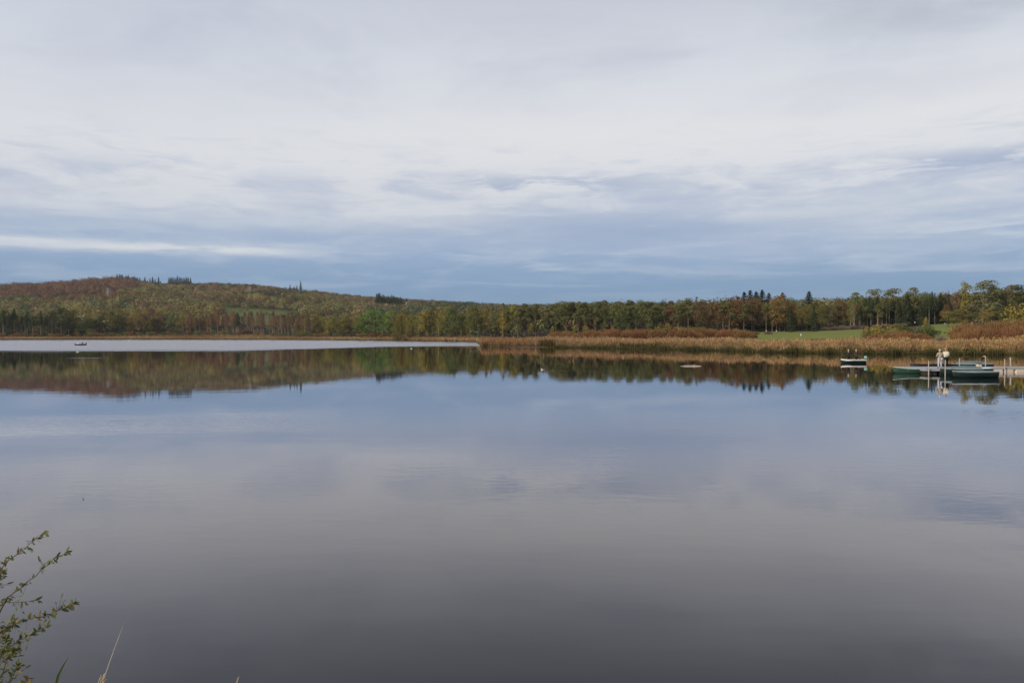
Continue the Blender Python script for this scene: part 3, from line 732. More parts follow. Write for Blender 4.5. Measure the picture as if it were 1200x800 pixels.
def mixc(x, y):
    px, D = polar(x, y)
    pw = px + 9 * np.sin(D * .021) + 5 * np.sin(px * .09); dw = D + 30 * np.sin(px * .06)
    k = np.argmin(((pw[:, None] - ST[None, :, 0]) / 45) ** 2 + ((dw[:, None] - ST[None, :, 1]) / 110) ** 2, 1)
    up = np.clip((D - 1250) / 450, 0, 1); low = np.clip((1150 - D) / 350, 0, 1)
    pal = np.array([DK, GR, OL, YE, BR, RU, OL])
    i = STK[k].copy()
    i = np.where((rng.uniform(size=len(x)) < up * .75), np.array([4, 5, 4, 0])[rng.integers(4, size=len(x))], i)
    i = np.where((rng.uniform(size=len(x)) < low * .7), np.array([2, 3, 3, 1, 4])[rng.integers(5, size=len(x))], i)
    i = np.where(rng.uniform(size=len(x)) < .22, rng.integers(0, 7, len(x)), i)
    return pal[i]
def mixc_old(x, y):
    px, D = polar(x, y)
    n1 = np.sin(x * .012 + 1.3 * np.sin(y * .006)) + np.sin(y * .016 + x * .004) + rng.normal(0, 1.0, len(x))
    pal = np.array([DK, GR, OL, OL, YE, BR, RU])
    up = np.clip((D - 1100) / 500, -.6, 1)
    i = np.clip(np.round(2.6 + n1 * 1.1 + up * 1.6), 0, 6).astype(int)
    return pal[i]
hill_wood('mixed_hill_wood', scatter(-60, 430, 725, 1780, 12.5, lambda p, d: ~beech(p, d) & nofield(p, d) & (d > Yback(p) + 15)), mixc, 15)
hill_wood('olive_wood', scatter(85, 265, 725, 900, 9, lambda p, d: nofield(p, d)), [YE, OL, YE, (.13, .125, .045), BR], 15)
hill_wood('field_edge_scrub', scatter(258, 352, 1045, 1105, 6.5, lambda p, d: d > 1062 + 14 * np.sin(p * .3) + 10 * np.sin(p * .9)), [OL, YE, BR, GR], 8, n=60, s=1.4)
hill_wood('young_wood', scatter(262, 350, 800, 1000, 16, lambda p, d: (np.sin(p * .23) + np.sin(d * .03 + p * .1)) > .25), [OL, GR, YE], 5, n=60, s=1.2)
hill_wood('plantation_wood', scatter(332, 432, 760, 900, 9, lambda p, d: d > 780), [GR, (.085, .1, .055), BR, OL], 7)
hill_wood('ridge_wood', scatter(430, 640, 620, 1780, 12, None), lambda x, y: np.array([DK, GR, BR, LA, (.06, .065, .035)])[np.clip(np.round(1.7 + rng.normal(0, 1, len(x)) + np.sin(x * .02)), 0, 4).astype(int)], 15)
hill_wood('far_right_wood', scatter(640, 1300, 480, 900, 11, None), lambda x, y: np.array([DK, GR, OL, BR, RU])[np.clip(np.round(1.6 + rng.normal(0, 1, len(x)) + np.sin(x * .03) * .8), 0, 4).astype(int)], 17)
hill_wood('far_ridge_wood', scatter(600, 1300, 1500, 1780, 13, None), [DK, GR, (.055, .06, .035)], 16, n=40)

hill_wood('shade_toned_undergrowth', scatter(-50, 562, 600, 760, 5.5, lambda p, d: (d > shore(p) + 48) & (d < Yback(p) + 40) & nofield(p, d + 12)), [DK, GR, (.07, .065, .035), BR], 6.5, n=40, s=1.1)  # low crowns between the trunks; dark colours stand for shade inside the wood
hill_wood('shade_toned_undergrowth', scatter(430, 600, 445, 600, 5.5, lambda p, d: d > shore(p) + 45), [DK, GR, (.07, .065, .035), OL], 6.5, n=40, s=1.1)
hill_wood('shade_toned_undergrowth', scatter(598, 1235, 432, 500, 5.0, None), [DK, GR, (.07, .065, .035), BR, OL], 9.5, n=55, s=1.1)
# ------------------------------------------------------------------ reeds, sedge and bank grass
def blades(px, D, h, wdt, cb, ct, plume=.25):
    """reed stems: a narrow leaf blade each, green-olive below, straw above, a plume on top"""
    n = len(px); x = (px - 600) / F * D; y = D
    z = np.maximum(ground(x, y), -.25) - .1
    a = rng.uniform(0, 2 * pi, n); lean = rng.normal(0, .09, (n, 2)) * h[:, None]
    ux, uy = np.cos(a) * wdt, np.sin(a) * wdt
    B = np.stack([x, y, z], 1); T = B + np.stack([lean[:, 0], lean[:, 1], h], 1); Mi = B * .45 + T * .55 + np.stack([lean[:, 0] * -.1, lean[:, 1] * -.1, h * 0], 1)
    U = np.stack([ux, uy, np.zeros(n)], 1)
    V = np.stack([B - U * .6, B + U * .6, Mi + U, T + U * .35, T - U * .35, Mi - U], 1).reshape(-1, 3)
    idx = np.arange(n)[:, None] * 6
    Fq = np.vstack([idx + np.array([[0, 1, 2, 5]]), idx + np.array([[5, 2, 3, 4]])])
    tint = np.stack([cb, cb, cb * .5 + ct * .5, ct, ct, cb * .5 + ct * .5], 1).reshape(-1, 3)
    m = rng.uniform(size=n) < plume
    if m.any():
        t = T[m]; k = m.sum(); s = rng.uniform(.8, 1.3, (k, 1))
        dr = norm(np.stack([lean[m, 0] * 2, lean[m, 1] * 2, h[m]], 1) + rng.normal(0, .15, (k, 3)))
        sd_ = norm(np.cross(dr, rand_dirs(k))) * .05 * s * (wdt[m, None] / .035)
        b = len(V)
        V = np.vstack([V, np.stack([t - dr * .05, t + dr * .16 * s + sd_, t + dr * .36 * s, t + dr * .16 * s - sd_], 1).reshape(-1, 3)])
        Fq = np.vstack([Fq, b + np.arange(4 * k).reshape(-1, 4)])
        pc = ct[m] * rng.uniform(.8, 1.2, (k, 1)) * np.array([1.05, .92, .85])
        tint = np.vstack([tint, np.repeat(pc, 4, 0)])
    return V, Fq, tint
M_REED = leaf_mat('reed_leaves', (1., 1., 1.), vary=0, attr=True, transl=.3)
def reed_bed():
    n = 95000
    px = 562 + rng.uniform(0, 1, n) ** .9 * 668
    dep = rng.uniform(0, 1, n) ** 1.5
    ys = shore(px); wid = np.interp(px, [562, 640, 800, 1000, 1230], [60, 55, 45, 30, 26])
    D = ys + 1.5 + dep * wid
    x = (px - 600) / F * D
    pn = np.sin(px * .09) + np.sin(px * .037 + 2) + np.sin(D * .15 + px * .05) + rng.normal(0, .5, n)
    cl = np.sin(x * 1.1 + 2 * np.sin(D * .35)) + np.sin(x * 2.7 + 1.5 * np.sin(D * .8 + 1)) + np.sin(x * .43 + D * .3)
    h = (1.85 + .16 * pn + .22 * cl) * rng.uniform(.6, 1.2, n) * np.interp(px, [562, 600, 700, 800, 860, 1000, 1230], [1.0, .95, .85, .85, .78, .80, .86])
    h *= np.interp(D - ys, [0, 2.5, 5], [.55, .8, 1.0])
    straw = np.array([.33, .24, .14]); gold = np.array([.34, .255, .10]); rust = np.array([.25, .14, .075]); green = np.array([.10, .115, .035]); dark = np.array([.08, .06, .03]); olive = np.array([.15, .135, .045])
    f = np.interp(px, [562, 615, 640, 1230], [1, .8, .25, .15]) * rng.uniform(.5, 1.3, n)
    ct = straw * (1 - f[:, None]) + rust * f[:, None]
    g = np.clip(np.interp(px, [600, 860, 1000, 1100, 1230], [0, .2, .25, .35, .45]) + rng.normal(0, .25, n), 0, 1)[:, None]
    ct = ct * (1 - g) + gold * g
    gg = np.clip(np.interp(px, [562, 620, 700, 860, 900, 1060, 1130, 1230], [.1, .25, .4, .4, .9, .9, .55, .4]) + .2 * pn, 0, 1)[:, None]
    cb = (dark * .6 + rust * .4) * (1 - gg) + (green * .7 + olive * .3) * gg
    dkp = np.exp(-((px - 641) / 11) ** 4) * np.exp(-((dep - .05) / .14) ** 2) + .8 * np.exp(-((px - 750) / 36) ** 4) * np.exp(-((dep - .02) / .05) ** 2)
    dk = rng.uniform(size=n) < dkp * 1.1
    ct[dk] = np.array([.10, .075, .03]); cb[dk] = np.array([.05, .05, .02])
    k = rng.uniform(.65, 1.3, (n, 1)) * (1 + .13 * np.clip(cl, -2, 2)[:, None]); ct, cb = ct * k, cb * k
    V, Fq, T = blades(px, D, h, rng.uniform(.03, .055, n), cb, ct, .5)
    tag(link('reed_bed', mesh_np('reed_bed', V, Fq, M_REED, tint=T)), kind='stuff')
    # low dark sedge at the water's edge
    n = 26000
    px = rng.uniform(640, 1230, n); D = shore(px) + rng.uniform(-.9, 3.2, n)
    h = rng.uniform(.25, .95, n) * np.interp(px, [640, 780, 900, 1230], [.7, .9, 1.0, 1.0]) * (1 + .4 * np.sin(px * .21 + 2 * np.sin(px * .05)))
    cb = np.array([.05, .042, .02]) * rng.uniform(.7, 1.3, (n, 1)); ct = np.array([.10, .092, .035]) * rng.uniform(.6, 1.4, (n, 1))
    V, Fq, T = blades(px, D, h, rng.uniform(.03, .06, n), cb, ct, 0)
    tag(link('sedge', mesh_np('sedge', V, Fq, M_REED, tint=T)), kind='stuff')
    # pale dry grass along the far shore
    n = 46000
    px = rng.uniform(-40, 566, n); D = shore(px) + rng.uniform(-2, 1, n) ** 1.0 + rng.uniform(0, 1, n) ** 1.3 * np.interp(px, [0, 400, 560], [26, 30, 40])
    h = rng.uniform(.9, 1.9, n)
    c0 = np.array([.42, .31, .165]); c1 = np.array([.28, .175, .08]); q = np.clip(.5 + .4 * np.sin(px * .05) + rng.normal(0, .3, n), 0, 1)[:, None]
    ct = (c0 * q + c1 * (1 - q)) * rng.uniform(.75, 1.2, (n, 1)); cb = np.array([.10, .07, .03]) * rng.uniform(.7, 1.2, (n, 1)) * np.ones((n, 1))
    V, Fq, T = blades(px, D, h, rng.uniform(.09, .18, n), cb, ct, .2)
    tag(link('bank_grass', mesh_np('bank_grass', V, Fq, M_REED, tint=T)), kind='stuff')
    # heath and dry grass on the marsh behind the reeds
    n = 26000
    px = rng.uniform(566, 1230, n); D = shore(px) + 22 + rng.uniform(0, 1, n) * 90
    ok = ~meadow_mask(px, D) & ~((px > 1084) & (px < 1126) & (D > 200)); px, D = px[ok], D[ok]; n = len(px)
    h = rng.uniform(.35, .8, n); ct = np.array([.22, .13, .07]) * rng.uniform(.7, 1.25, (n, 1)); cb = np.array([.12, .075, .035]) * np.ones((n, 1))
    V, Fq, T = blades(px, D, h, rng.uniform(.06, .12, n), cb, ct, 0)
    tag(link('marsh_grass', mesh_np('marsh_grass', V, Fq, M_REED, tint=T)), kind='stuff')
reed_bed()

# ------------------------------------------------------------------ boats
P_GREEN = solid('paint_green', (.022, .058, .040), .45, .25, 2.0); P_DGREEN = solid('paint_dark_green', (.006, .017, .015), .4, .3, 2.0)
P_BLACK = solid('paint_black', (.012, .013, .014), .5, .3); P_WHITE = solid('paint_white', (.72, .72, .69), .5, .12, 4); P_PALE = solid('paint_pale_grey', (.36, .40, .38), .6, .2, 3)
P_TEAL = solid('tarp_teal', (.11, .155, .165), .7, .2, 3); P_WOOD = solid('wood_grey', (.27, .26, .24), .85, .3, 6); P_IN = solid('boat_inside', (.10, .16, .12), .7, .3, 3)
P_POST = solid('post_wood', (.34, .32, .28), .85, .3, 5); P_FLOAT = solid('float_plastic', (.50, .43, .34), .6, .2, 2); P_DARK = solid('dark_timber', (.03, .028, .025), .9, .3, 4)  # near-black colour shared by platform floats, stakes and box lid
P_MOTOR = solid('motor_black', (.02, .02, .022), .35, .1); P_MINT = solid('motor_mint', (.20, .42, .36), .4, .1); P_DECK = solid('deck_grey_blue', (.30, .33, .37), .85, .22, 5)

def boat_hull(L, W, H, bow=.35, nst=15):
    """clinker-like dinghy: shell with thickness, pointed bow at -x, transom at +x; keel 0.14 under the waterline"""
    st = []
    for i in range(nst):
        t = i / (nst - 1)
        hw = W / 2 * (min(1.0, (t / .42)) ** .62) * (1 - .14 * max(0, (t - .6) / .4) ** 2)
        hw = max(hw, .012)
        top = H + bow * (1 - min(1, t / .45)) ** 2 * H + .06 * H * t
        bot = -.14 + .22 * (1 - min(1, t / .22)) ** 2
        x = -L / 2 + t * L - .06 * L * 0
        prof = [(-1.0, 1.0), (-.94, .55), (-.78, .2), (-.4, .03), (0, 0), (.4, .03), (.78, .2), (.94, .55), (1.0, 1.0)]
        st.append([(x, hw * a, bot + (top - bot) * b) for a, b in prof])
    return st
def make_boat(name, label, loc, rz, L, W, H, hullm, inm, rimm, group=None, cat='boat', thwarts=3, cover=None, motor=None, stripe=None, bow=.35, stern_deck=None):
    r = empty(name, loc, rz); tag(r, label, cat, group)
    st = boat_hull(L, W, H, bow); n, k = len(st), 9
    mb = MB()
    mb.add([p for s in st for p in s], [(i * k + j, i * k + j + 1, (i + 1) * k + j + 1, (i + 1) * k + j) for i in range(n - 1) for j in range(k - 1)])
    mb.add(st[-1], [tuple(range(k))])
    mb.build('hull', hullm, r, True)
    mi = MB(); inn = [[(x + (.03 if i == 0 else (-.03 if i == n - 1 else 0)), y * .95, z + .035 if j not in (0, k - 1) else z - .01) for j, (x, y, z) in enumerate(s)] for i, s in enumerate(st)]
    mi.add([p for s in inn for p in s], [(i * k + j, (i + 1) * k + j, (i + 1) * k + j + 1, i * k + j + 1) for i in range(n - 1) for j in range(k - 1)])
    mi.add(inn[-1], [tuple(range(k - 1, -1, -1))])
    mi.build('inner_shell', inm, r, True)
    g = MB()
    for s in (0, k - 1): g.tube([(p[s][0], p[s][1], p[s][2] + .008) for p in st], .028, 6)
    g.tube([st[-1][0], st[-1][-1]], .026, 6)
    g.build('gunwale', rimm, r)
    if stripe:
        sm_ = MB()
        for s_, sg in ((0, -1), (k - 1, 1)):
            A = [(p[s_][0], p[s_][1] + sg * .006, p[s_][2] - .03) for p in st]; s2 = 1 if s_ == 0 else k - 2
            B = [(p[s2][0], p[s2][1] + sg * .014, p[s_][2] * .35 + p[s2][2] * .65 + .03) for p in st]
            sm_.add(A + B, [(i, i + 1, n + i + 1, n + i) for i in range(n - 1)])
        sm_.build('side_stripe', stripe, r)
    for q in range(thwarts):
        t = .34 + q * .24; i = int(t * (n - 1)); w = st[i][-1][1] * 2 * .93
        MB().box((st[i][0][0], 0, H * .62), (.22, w, .035), 0, .01).build('bench_seat', P_WOOD if not cover else rimm, r)
    if stern_deck:
        i0 = n - 4
        v = []
        for i in range(i0, n): v += [(st[i][0][0], st[i][0][1] * .97, st[i][0][2] + .02), (st[i][0][0], 0, st[i][0][2] + .07), (st[i][-1][0], st[i][-1][1] * .97, st[i][-1][2] + .02)]
        m_ = n - i0
        MB().add(v, [(i * 3 + j, (i + 1) * 3 + j, (i + 1) * 3 + j + 1, i * 3 + j + 1) for i in range(m_ - 1) for j in range(2)]).build('stern_deck', stern_deck, r, True)
    if cover:
        cm, hump = cover; v = []; m_ = 0
        for i in range(1, n - (3 if stern_deck else 0)):
            t = i / (n - 1); hz = hump * math.sin(pi * min(1, t * 1.02)) ** .7 + .015 * math.sin(i * 2.1)
            zt = st[i][0][2] + .03
            for a in (-1.06, -.75, -.35, 0, .35, .75, 1.06):
                drop = -.10 if abs(a) > 1 else 0
                v.append((st[i][0][0], st[i][-1][1] * a, zt + drop + hz * (1 - (abs(a) / 1.06) ** 1.6)))
            m_ += 1
        MB().add(v, [(i * 7 + j, (i + 1) * 7 + j, (i + 1) * 7 + j + 1, i * 7 + j + 1) for i in range(m_ - 1) for j in range(6)]).build('tarpaulin', cm, r, True)
    if motor:
        mx = L / 2
        mo = MB(); mo.box((mx + .10, 0, H + .30), (.36, .24, .26), 0, .07); mo.box((mx + .10, 0, H + .46), (.26, .18, .08), 0, .06)
        mr = mo.build('outboard_motor', motor, r)
        sh_ = MB(); sh_.box((mx + .10, 0, H * .3), (.12, .09, H + .5), 0, .03); sh_.box((mx + .05, 0, H + .08), (.14, .2, .2), 0, .02); sh_.tube([(mx - .05, 0, H + .3), (mx - .42, .05, H + .36)], .018, 5)
        sh_.build('motor_shaft', P_MOTOR, mr)
    return r

JY = 73.2
make_boat('rowing_boat', 'green rowing boat with a pale bow moored at the left end of the jetty', (X(1073, 71.2), 71.2, 0), radians(4), 4.3, 1.35, .40, P_GREEN, P_IN, P_PALE, 'boats moored at the jetty', thwarts=3, bow=.45)
make_boat('rowing_boat', 'black hulled boat lying behind the green one at the left end of the jetty', (X(1092, 78), 78, 0), radians(-2), 4.3, 1.4, .54, P_BLACK, P_BLACK, P_BLACK, 'boats moored at the jetty', thwarts=2, bow=.15)
make_boat('rowing_boat', 'dark green boat with a pale cover, nearest and lowest of those at the jetty', (X(1141, 64), 64, 0), radians(6), 3.75, 1.35, .47, P_DGREEN, P_IN, P_PALE, 'boats moored at the jetty', thwarts=0, cover=(P_TEAL, .08), bow=.12)
make_boat('rowing_boat', 'teal covered boat with a white stern deck between the jetty and the nearest dark boat', (X(1130, 68.2), 68.2, 0), radians(3), 4.4, 1.5, .54, P_DGREEN, P_IN, P_PALE, 'boats moored at the jetty', thwarts=0, cover=(P_TEAL, .22), bow=.1, stern_deck=P_WHITE)
make_boat('rowing_boat', 'grey green boat under a humped cover on the far side of the jetty', (X(1138, 79.5), 79.5, 0), radians(2), 4.0, 1.5, .56, P_DGREEN, P_IN, P_PALE, 'boats moored at the jetty', thwarts=0, cover=(P_TEAL, .26), bow=.05, motor=None)
AB = make_boat('angling_boat', 'dark green boat with a white side carrying two standing anglers before the reeds', (X(999.5, 97.5), 97.5, 0), radians(-5), 2.95, 1.35, .42, P_DGREEN, P_IN, P_WHITE, thwarts=2, stripe=P_WHITE, motor=P_MINT, bow=.2)
make_boat('angling_boat', 'distant dark boat with one angler on the ruffled water at the far left', (X(94, 274), 274, 0), radians(8), 3.8, 1.45, .42, P_BLACK, P_DARK, P_BLACK, thwarts=2, bow=.3, motor=P_MOTOR)

# ------------------------------------------------------------------ jetty
def jetty():
    r = empty('floating_jetty', (X(1120, JY), JY, 0)); ox, oy = r.location.x, r.location.y
    tag(r, 'long grey floating jetty on pale plastic floats running out of the right edge', 'jetty')
    zt = .46
    def planks(x0, x1, y0, y1, along_x, name):
        mb = MB()
        if along_x:                                   # boards laid across a walkway that runs in x
            q = x0
            while q < x1 - .01:
                mb.box((q + .07 - ox, (y0 + y1) / 2 - oy, zt - .02 + random.uniform(-.003, .003)), (.134, y1 - y0 + random.uniform(-.02, .02), .04)); q += .145
        else:
            q = y0
            while q < y1 - .01:
                mb.box(((x0 + x1) / 2 - ox, q + .07 - oy, zt - .02 + random.uniform(-.003, .003)), (x1 - x0 + random.uniform(-.02, .02), .134, .04)); q += .145
        return mb.build(name, P_DECK, r)
    hx0, hx1, hy0, hy1 = X(1085, 69.6), X(1118, 69.6), 69.6, 75.2
    planks(hx0, hx1, hy0, hy1, False, 'platform_deck')
    wx0, wx1 = hx1 + .01, 68.0
    planks(wx0, wx1, 73.2, 75.2, True, 'walkway_deck')
    for (a, b, c, d) in ((hx0, hx1, hy0, hy0), (hx0, hx0, hy0, hy1), (wx0, wx1, 73.2, 73.2), (wx0, wx1, 75.2, 75.2)):
        MB().box(((a + b) / 2 - ox, (c + d) / 2 - oy, zt - .115), (max(b - a, .08), max(d - c, .08), .15)).build('edge_beam', P_WOOD, r)
    x = hx0 + .5
    for yy in (70.2, 72.4, 74.4):
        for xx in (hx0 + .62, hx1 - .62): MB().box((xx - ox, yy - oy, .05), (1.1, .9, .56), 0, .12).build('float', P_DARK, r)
    q = wx0 + 3.3
    while q < wx1:
        MB().box((q - ox, 74.2 - oy, .06), (.93, 2.05, .52), 0, .13).build('float', P_FLOAT, r); q += 1.02 if random.random() < .75 else 1.18
    # cleats and a rubbing strip on the platform
    for xx in (hx0 + .3, hx1 - .35):
        mb = MB(); mb.tube([(xx - .12 - ox, hy0 + .2 - oy, zt + .07), (xx + .12 - ox, hy0 + .2 - oy, zt + .07)], .016, 6); mb.tube([(xx - ox, hy0 + .2 - oy, zt - .01), (xx - ox, hy0 + .2 - oy, zt + .07)], .02, 6)
        mb.build('cleat', P_MOTOR, r)
jetty()
def post(px, Y, ytop, r, label, hook=False, lean=0.0):
    x = X(px, Y); zt = Z(ytop, Y)
    mb = MB()
    mb.tube([(0, 0, -2.2), (lean * .5, 0, zt * .5), (lean, 0, zt - .03), (lean, 0, zt)], [r, r, r * .97, r * .8], 8)
    if not hook:
        o = mb.build('mooring_post', P_POST, None, True, (x, Y, 0))
    else:
        o = empty('mooring_post', (x, Y, 0)); mb.build('shaft', P_POST, o, True)
        MB().tube([(lean, 0, zt - .02), (lean - .04, 0, zt + .05), (lean - .14, 0, zt + .07), (lean - .26, 0, zt + .03)], [.035, .035, .032, .03], 6).build('hook', P_WHITE, o, True)
    return tag(o, label, 'post', 'mooring posts of the jetty')
post(1088.4, 69.3, 422.5, .05, 'thin pale post at the left front corner of the jetty platform')
post(1107.8, 66.8, 421.5, .042, 'pale post standing in the water in front of the two people')
post(1124.6, 76, 419.5, .05, 'pale post behind the teal covered boat')
post(1155, 76, 418, .05, 'post with a bent hook at its top behind the white stern deck', True)
post(1177.6, 72.9, 420.5, .045, 'thin pale post against the front of the jetty walkway')
post(1184.8, 75.6, 418.5, .065, 'thick pale post at the back of the jetty walkway', lean=-.05)
cb = MB(); cb.box((0, 0, .17), (.42, .34, .28), .2, .04); cr = empty('tackle_box', (X(1147.3, 74.2), 74.2, .465))
MB().box((0, 0, .14), (.46, .34, .28), .2, .04).build('body', P_FLOAT, cr); MB().box((0, 0, .315), (.49, .37, .06), .2, .05).build('lid', P_DARK, cr)
MB().tube([(-.1, -.02, .345), (-.08, -.02, .39), (.08, .02, .39), (.1, .02, .345)], .012, 5).build('handle', P_MOTOR, cr)
tag(cr, 'pale tackle box with a dark lid standing on the jetty walkway', 'box')

# ------------------------------------------------------------------ people
def skin_mesh(name, verts, edges, radii, mat, root=0, sub=1):
    me = bpy.data.meshes.new(name + '_s'); me.from_pydata(verts, edges, [])
    o = bpy.data.objects.new(name + '_s', me); COL.objects.link(o)
    m = o.modifiers.new('skin', 'SKIN')
    if not me.skin_vertices: 
        bpy.context.view_layer.update()
    sv = me.skin_vertices[0].data if me.skin_vertices else None
    for i, rr in enumerate(radii):
        sv[i].radius = rr if isinstance(rr, tuple) else (rr, rr); sv[i].use_root = (i == root)
    s = o.modifiers.new('sub', 'SUBSURF'); s.levels = sub; s.render_levels = sub
    dg = bpy.context.evaluated_depsgraph_get(); ev = o.evaluated_get(dg)
    res = bpy.data.meshes.new_from_object(ev); res.name = name
    bpy.data.objects.remove(o); bpy.data.meshes.remove(me)
    res.materials.clear(); res.materials.append(mat)
    res.polygons.foreach_set('use_smooth', [True] * len(res.polygons))
    return res
SKIN = solid('skin', (.42, .24, .17), .6, .1, 6)
def person(label, loc, rz, h, pose, top, bottom, shoe, hat=None, hair=None, group=None):
    """pose: dict of joints in units of body height (facing -y)"""
    s = h
    J = dict(pel=(0, 0, .52), chest=(0, .005, .68), sh=(0, .005, .795), neck=(0, .0, .855), jaw=(0, -.012, .895), skull=(0, 0, .945), crown=(0, .005, .985),
             hl=(.052, 0, .50), kl=(.058, -.01, .27), al=(.06, .01, .045), tl=(.065, -.075, .02),
             hr=(-.052, 0, .50), kr=(-.058, -.01, .27), ar=(-.06, .01, .045), tr=(-.065, -.075, .02),
             sl=(.105, .005, .80), el=(.125, .01, .63), wl=(.12, -.06, .50), fl=(.118, -.085, .46),
             sr=(-.105, .005, .80), er=(-.125, .01, .63), wr=(-.12, -.06, .50), fr=(-.118, -.085, .46))
    J.update(pose)
    nm = list(J); ix = {k: i for i, k in enumerate(nm)}
    R = dict(pel=(.085, .06), chest=(.092, .065), sh=(.075, .05), neck=.034, jaw=.042, skull=.052, crown=.032, hl=.055, kl=.036, al=.024, tl=.018, hr=.055, kr=.036, ar=.024, tr=.018,
             sl=.036, el=.025, wl=.017, fl=.014, sr=.036, er=.025, wr=.017, fr=.014)
    E = [('pel', 'chest'), ('chest', 'sh'), ('sh', 'neck'), ('neck', 'jaw'), ('jaw', 'skull'), ('skull', 'crown'), ('pel', 'hl'), ('hl', 'kl'), ('kl', 'al'), ('al', 'tl'), ('pel', 'hr'), ('hr', 'kr'), ('kr', 'ar'), ('ar', 'tr'),
         ('sh', 'sl'), ('sl', 'el'), ('el', 'wl'), ('wl', 'fl'), ('sh', 'sr'), ('sr', 'er'), ('er', 'wr'), ('wr', 'fr')]
    r = empty('person', loc, rz); tag(r, label, 'person', group)
    sc = lambda p: (p[0] * s, p[1] * s, p[2] * s)
    rad = lambda q, k=1.0, a=0.0: (q[0] * s * k + a, q[1] * s * k + a) if isinstance(q, tuple) else q * s * k + a
    V = [sc(J[k]) for k in nm]; ed = [(ix[a], ix[b]) for a, b in E]; rr = [rad(R[k], .9) for k in nm]
    # thumb and fingers leave the hand
    for sd_ in 'lr':
        f = Vector(V[ix['f' + sd_]]); w = Vector(V[ix['w' + sd_]]); d = (f - w).normalized(); sx = d.cross(Vector((0, 0, 1))).normalized() if abs(d.z) < .95 else Vector((1, 0, 0))
        for k, ln in ((-1.5, .075), (-.5, .085), (.5, .08), (1.5, .065)):
            V.append(tuple(f + sx * k * .02 + d * ln)); rr.append(.009); ed.append((ix['f' + sd_], len(V) - 1))
    me = skin_mesh('body', V, ed, rr, SKIN); body = link('body', me, r)
    sub = lambda names, edges, k, a, mat, part, extra=None: link(part, skin_mesh(part, [sc(J[q]) if not isinstance(q, tuple) else sc(q) for q in names], edges, [rad(R[q], k, a) if not isinstance(q, tuple) else rad(extra, 1, 0) for q in names], mat), r)
    lerp = lambda a, b, t: tuple(J[a][i] * (1 - t) + J[b][i] * t for i in range(3))
    hip = (0, 0, .47)
    jn = [hip, 'pel', 'chest', 'sh', 'sl', 'el', 'wl', 'sr', 'er', 'wr']
    sub(jn, [(0, 1), (1, 2), (2, 3), (3, 4), (4, 5), (5, 6), (3, 7), (7, 8), (8, 9)], 1.16, .02, top, 'jacket', (.088, .064))
    tn = ['pel', 'hl', 'kl', 'al', 'hr', 'kr', 'ar']
    sub(tn, [(0, 1), (1, 2), (2, 3), (0, 4), (4, 5), (5, 6)], 1.05, .012, bottom, 'trousers')
    for q in 'lr':
        a, t_ = J['a' + q], J['t' + q]
        link('shoe', skin_mesh('shoe', [sc((a[0], a[1] + .015, .06)), sc((a[0], a[1] + .012, .026)), sc((t_[0], t_[1] - .01, .02))], [(0, 1), (1, 2)], [.055 * s / 1.75, .055 * s / 1.75, .042 * s / 1.75], shoe), r)
    c = Vector(sc(J['skull']))
    fc = MB(); hd = .052 * s
    if hair: MB().ball((c.x, c.y + .018, c.z + .012 * s), (hd * 1.12, hd * 1.15, hd * 1.25), 12, 9).build('hair', hair, r, True)
    if hat:
        hb = MB(); hb.ball((c.x, c.y + .008, c.z + .026 * s), (hd * 1.22, hd * 1.3, hd * .98), 12, 8)
        hb.tube([(c.x, c.y - .01, c.z + .022 * s), (c.x, c.y - .01, c.z + .028 * s)], [hd * 1.45, hd * 1.35], 16)
        hb.build('hat', hat, r, True)
    return r
C_TAN = solid('cloth_tan', (.33, .27, .19), .9, .15, 5); C_JEAN = solid('cloth_pale_jean', (.42, .44, .52), .9, .15, 5); C_BOOT = solid('cloth_boot', (.02, .022, .018), .7, .2)
C_WHITE = solid('cloth_cream', (.56, .52, .42), .9, .08, 4); C_DARK = solid('cloth_dark', (.018, .017, .02), .9, .2); C_HAIR = solid('hair_brown', (.28, .20, .13), .8, .2, 12)
C_CAP = solid('cap_pale', (.46, .42, .35), .9, .1); C_NAVY = solid('cloth_navy', (.028, .026, .032), .9, .25); C_MAROON = solid('cloth_maroon', (.05, .03, .03), .9, .2)
person('person in tan jacket, pale hat and light jeans on the jetty with elbows out', (X(1101.5, 71.6), 71.6, .462), radians(187), 1.72,
       dict(sl=(.108, .005, .80), el=(.175, .02, .68), wl=(.15, -.08, .62), fl=(.135, -.12, .60), sr=(-.108, .005, .80), er=(-.18, .02, .68), wr=(-.15, -.08, .60), fr=(-.14, -.12, .585), hl=(.055, 0, .5), kl=(.075, -.01, .27), al=(.085, .01, .045), tl=(.1, -.075, .02), kr=(-.075, -.01, .27), ar=(-.085, .01, .045), tr=(-.1, -.075, .02)), C_TAN, C_JEAN, C_BOOT, hat=C_CAP)
person('person in a cream white sweater and black trousers beside the person in tan', (X(1108.6, 72.6), 72.6, .462), radians(140), 1.82,
       dict(el=(.13, -.02, .65), wl=(.08, -.13, .63), fl=(.06, -.16, .63), er=(-.13, -.02, .65), wr=(-.08, -.13, .62), fr=(-.06, -.16, .62)), C_WHITE, C_DARK, C_BOOT, hair=C_HAIR)
bx = lambda px: (X(px, 97.5), 97.5 + (px - 999.5) * -.009, -.02)
person('angler in dark clothes and pale cap standing at the left of the white sided boat', bx(994.5), radians(200), 1.70,
       dict(el=(.15, -.03, .66), wl=(.1, -.14, .60), fl=(.08, -.17, .60), er=(-.15, -.03, .66), wr=(-.1, -.14, .62), fr=(-.08, -.17, .62)), C_NAVY, C_DARK, C_BOOT, hat=C_CAP)
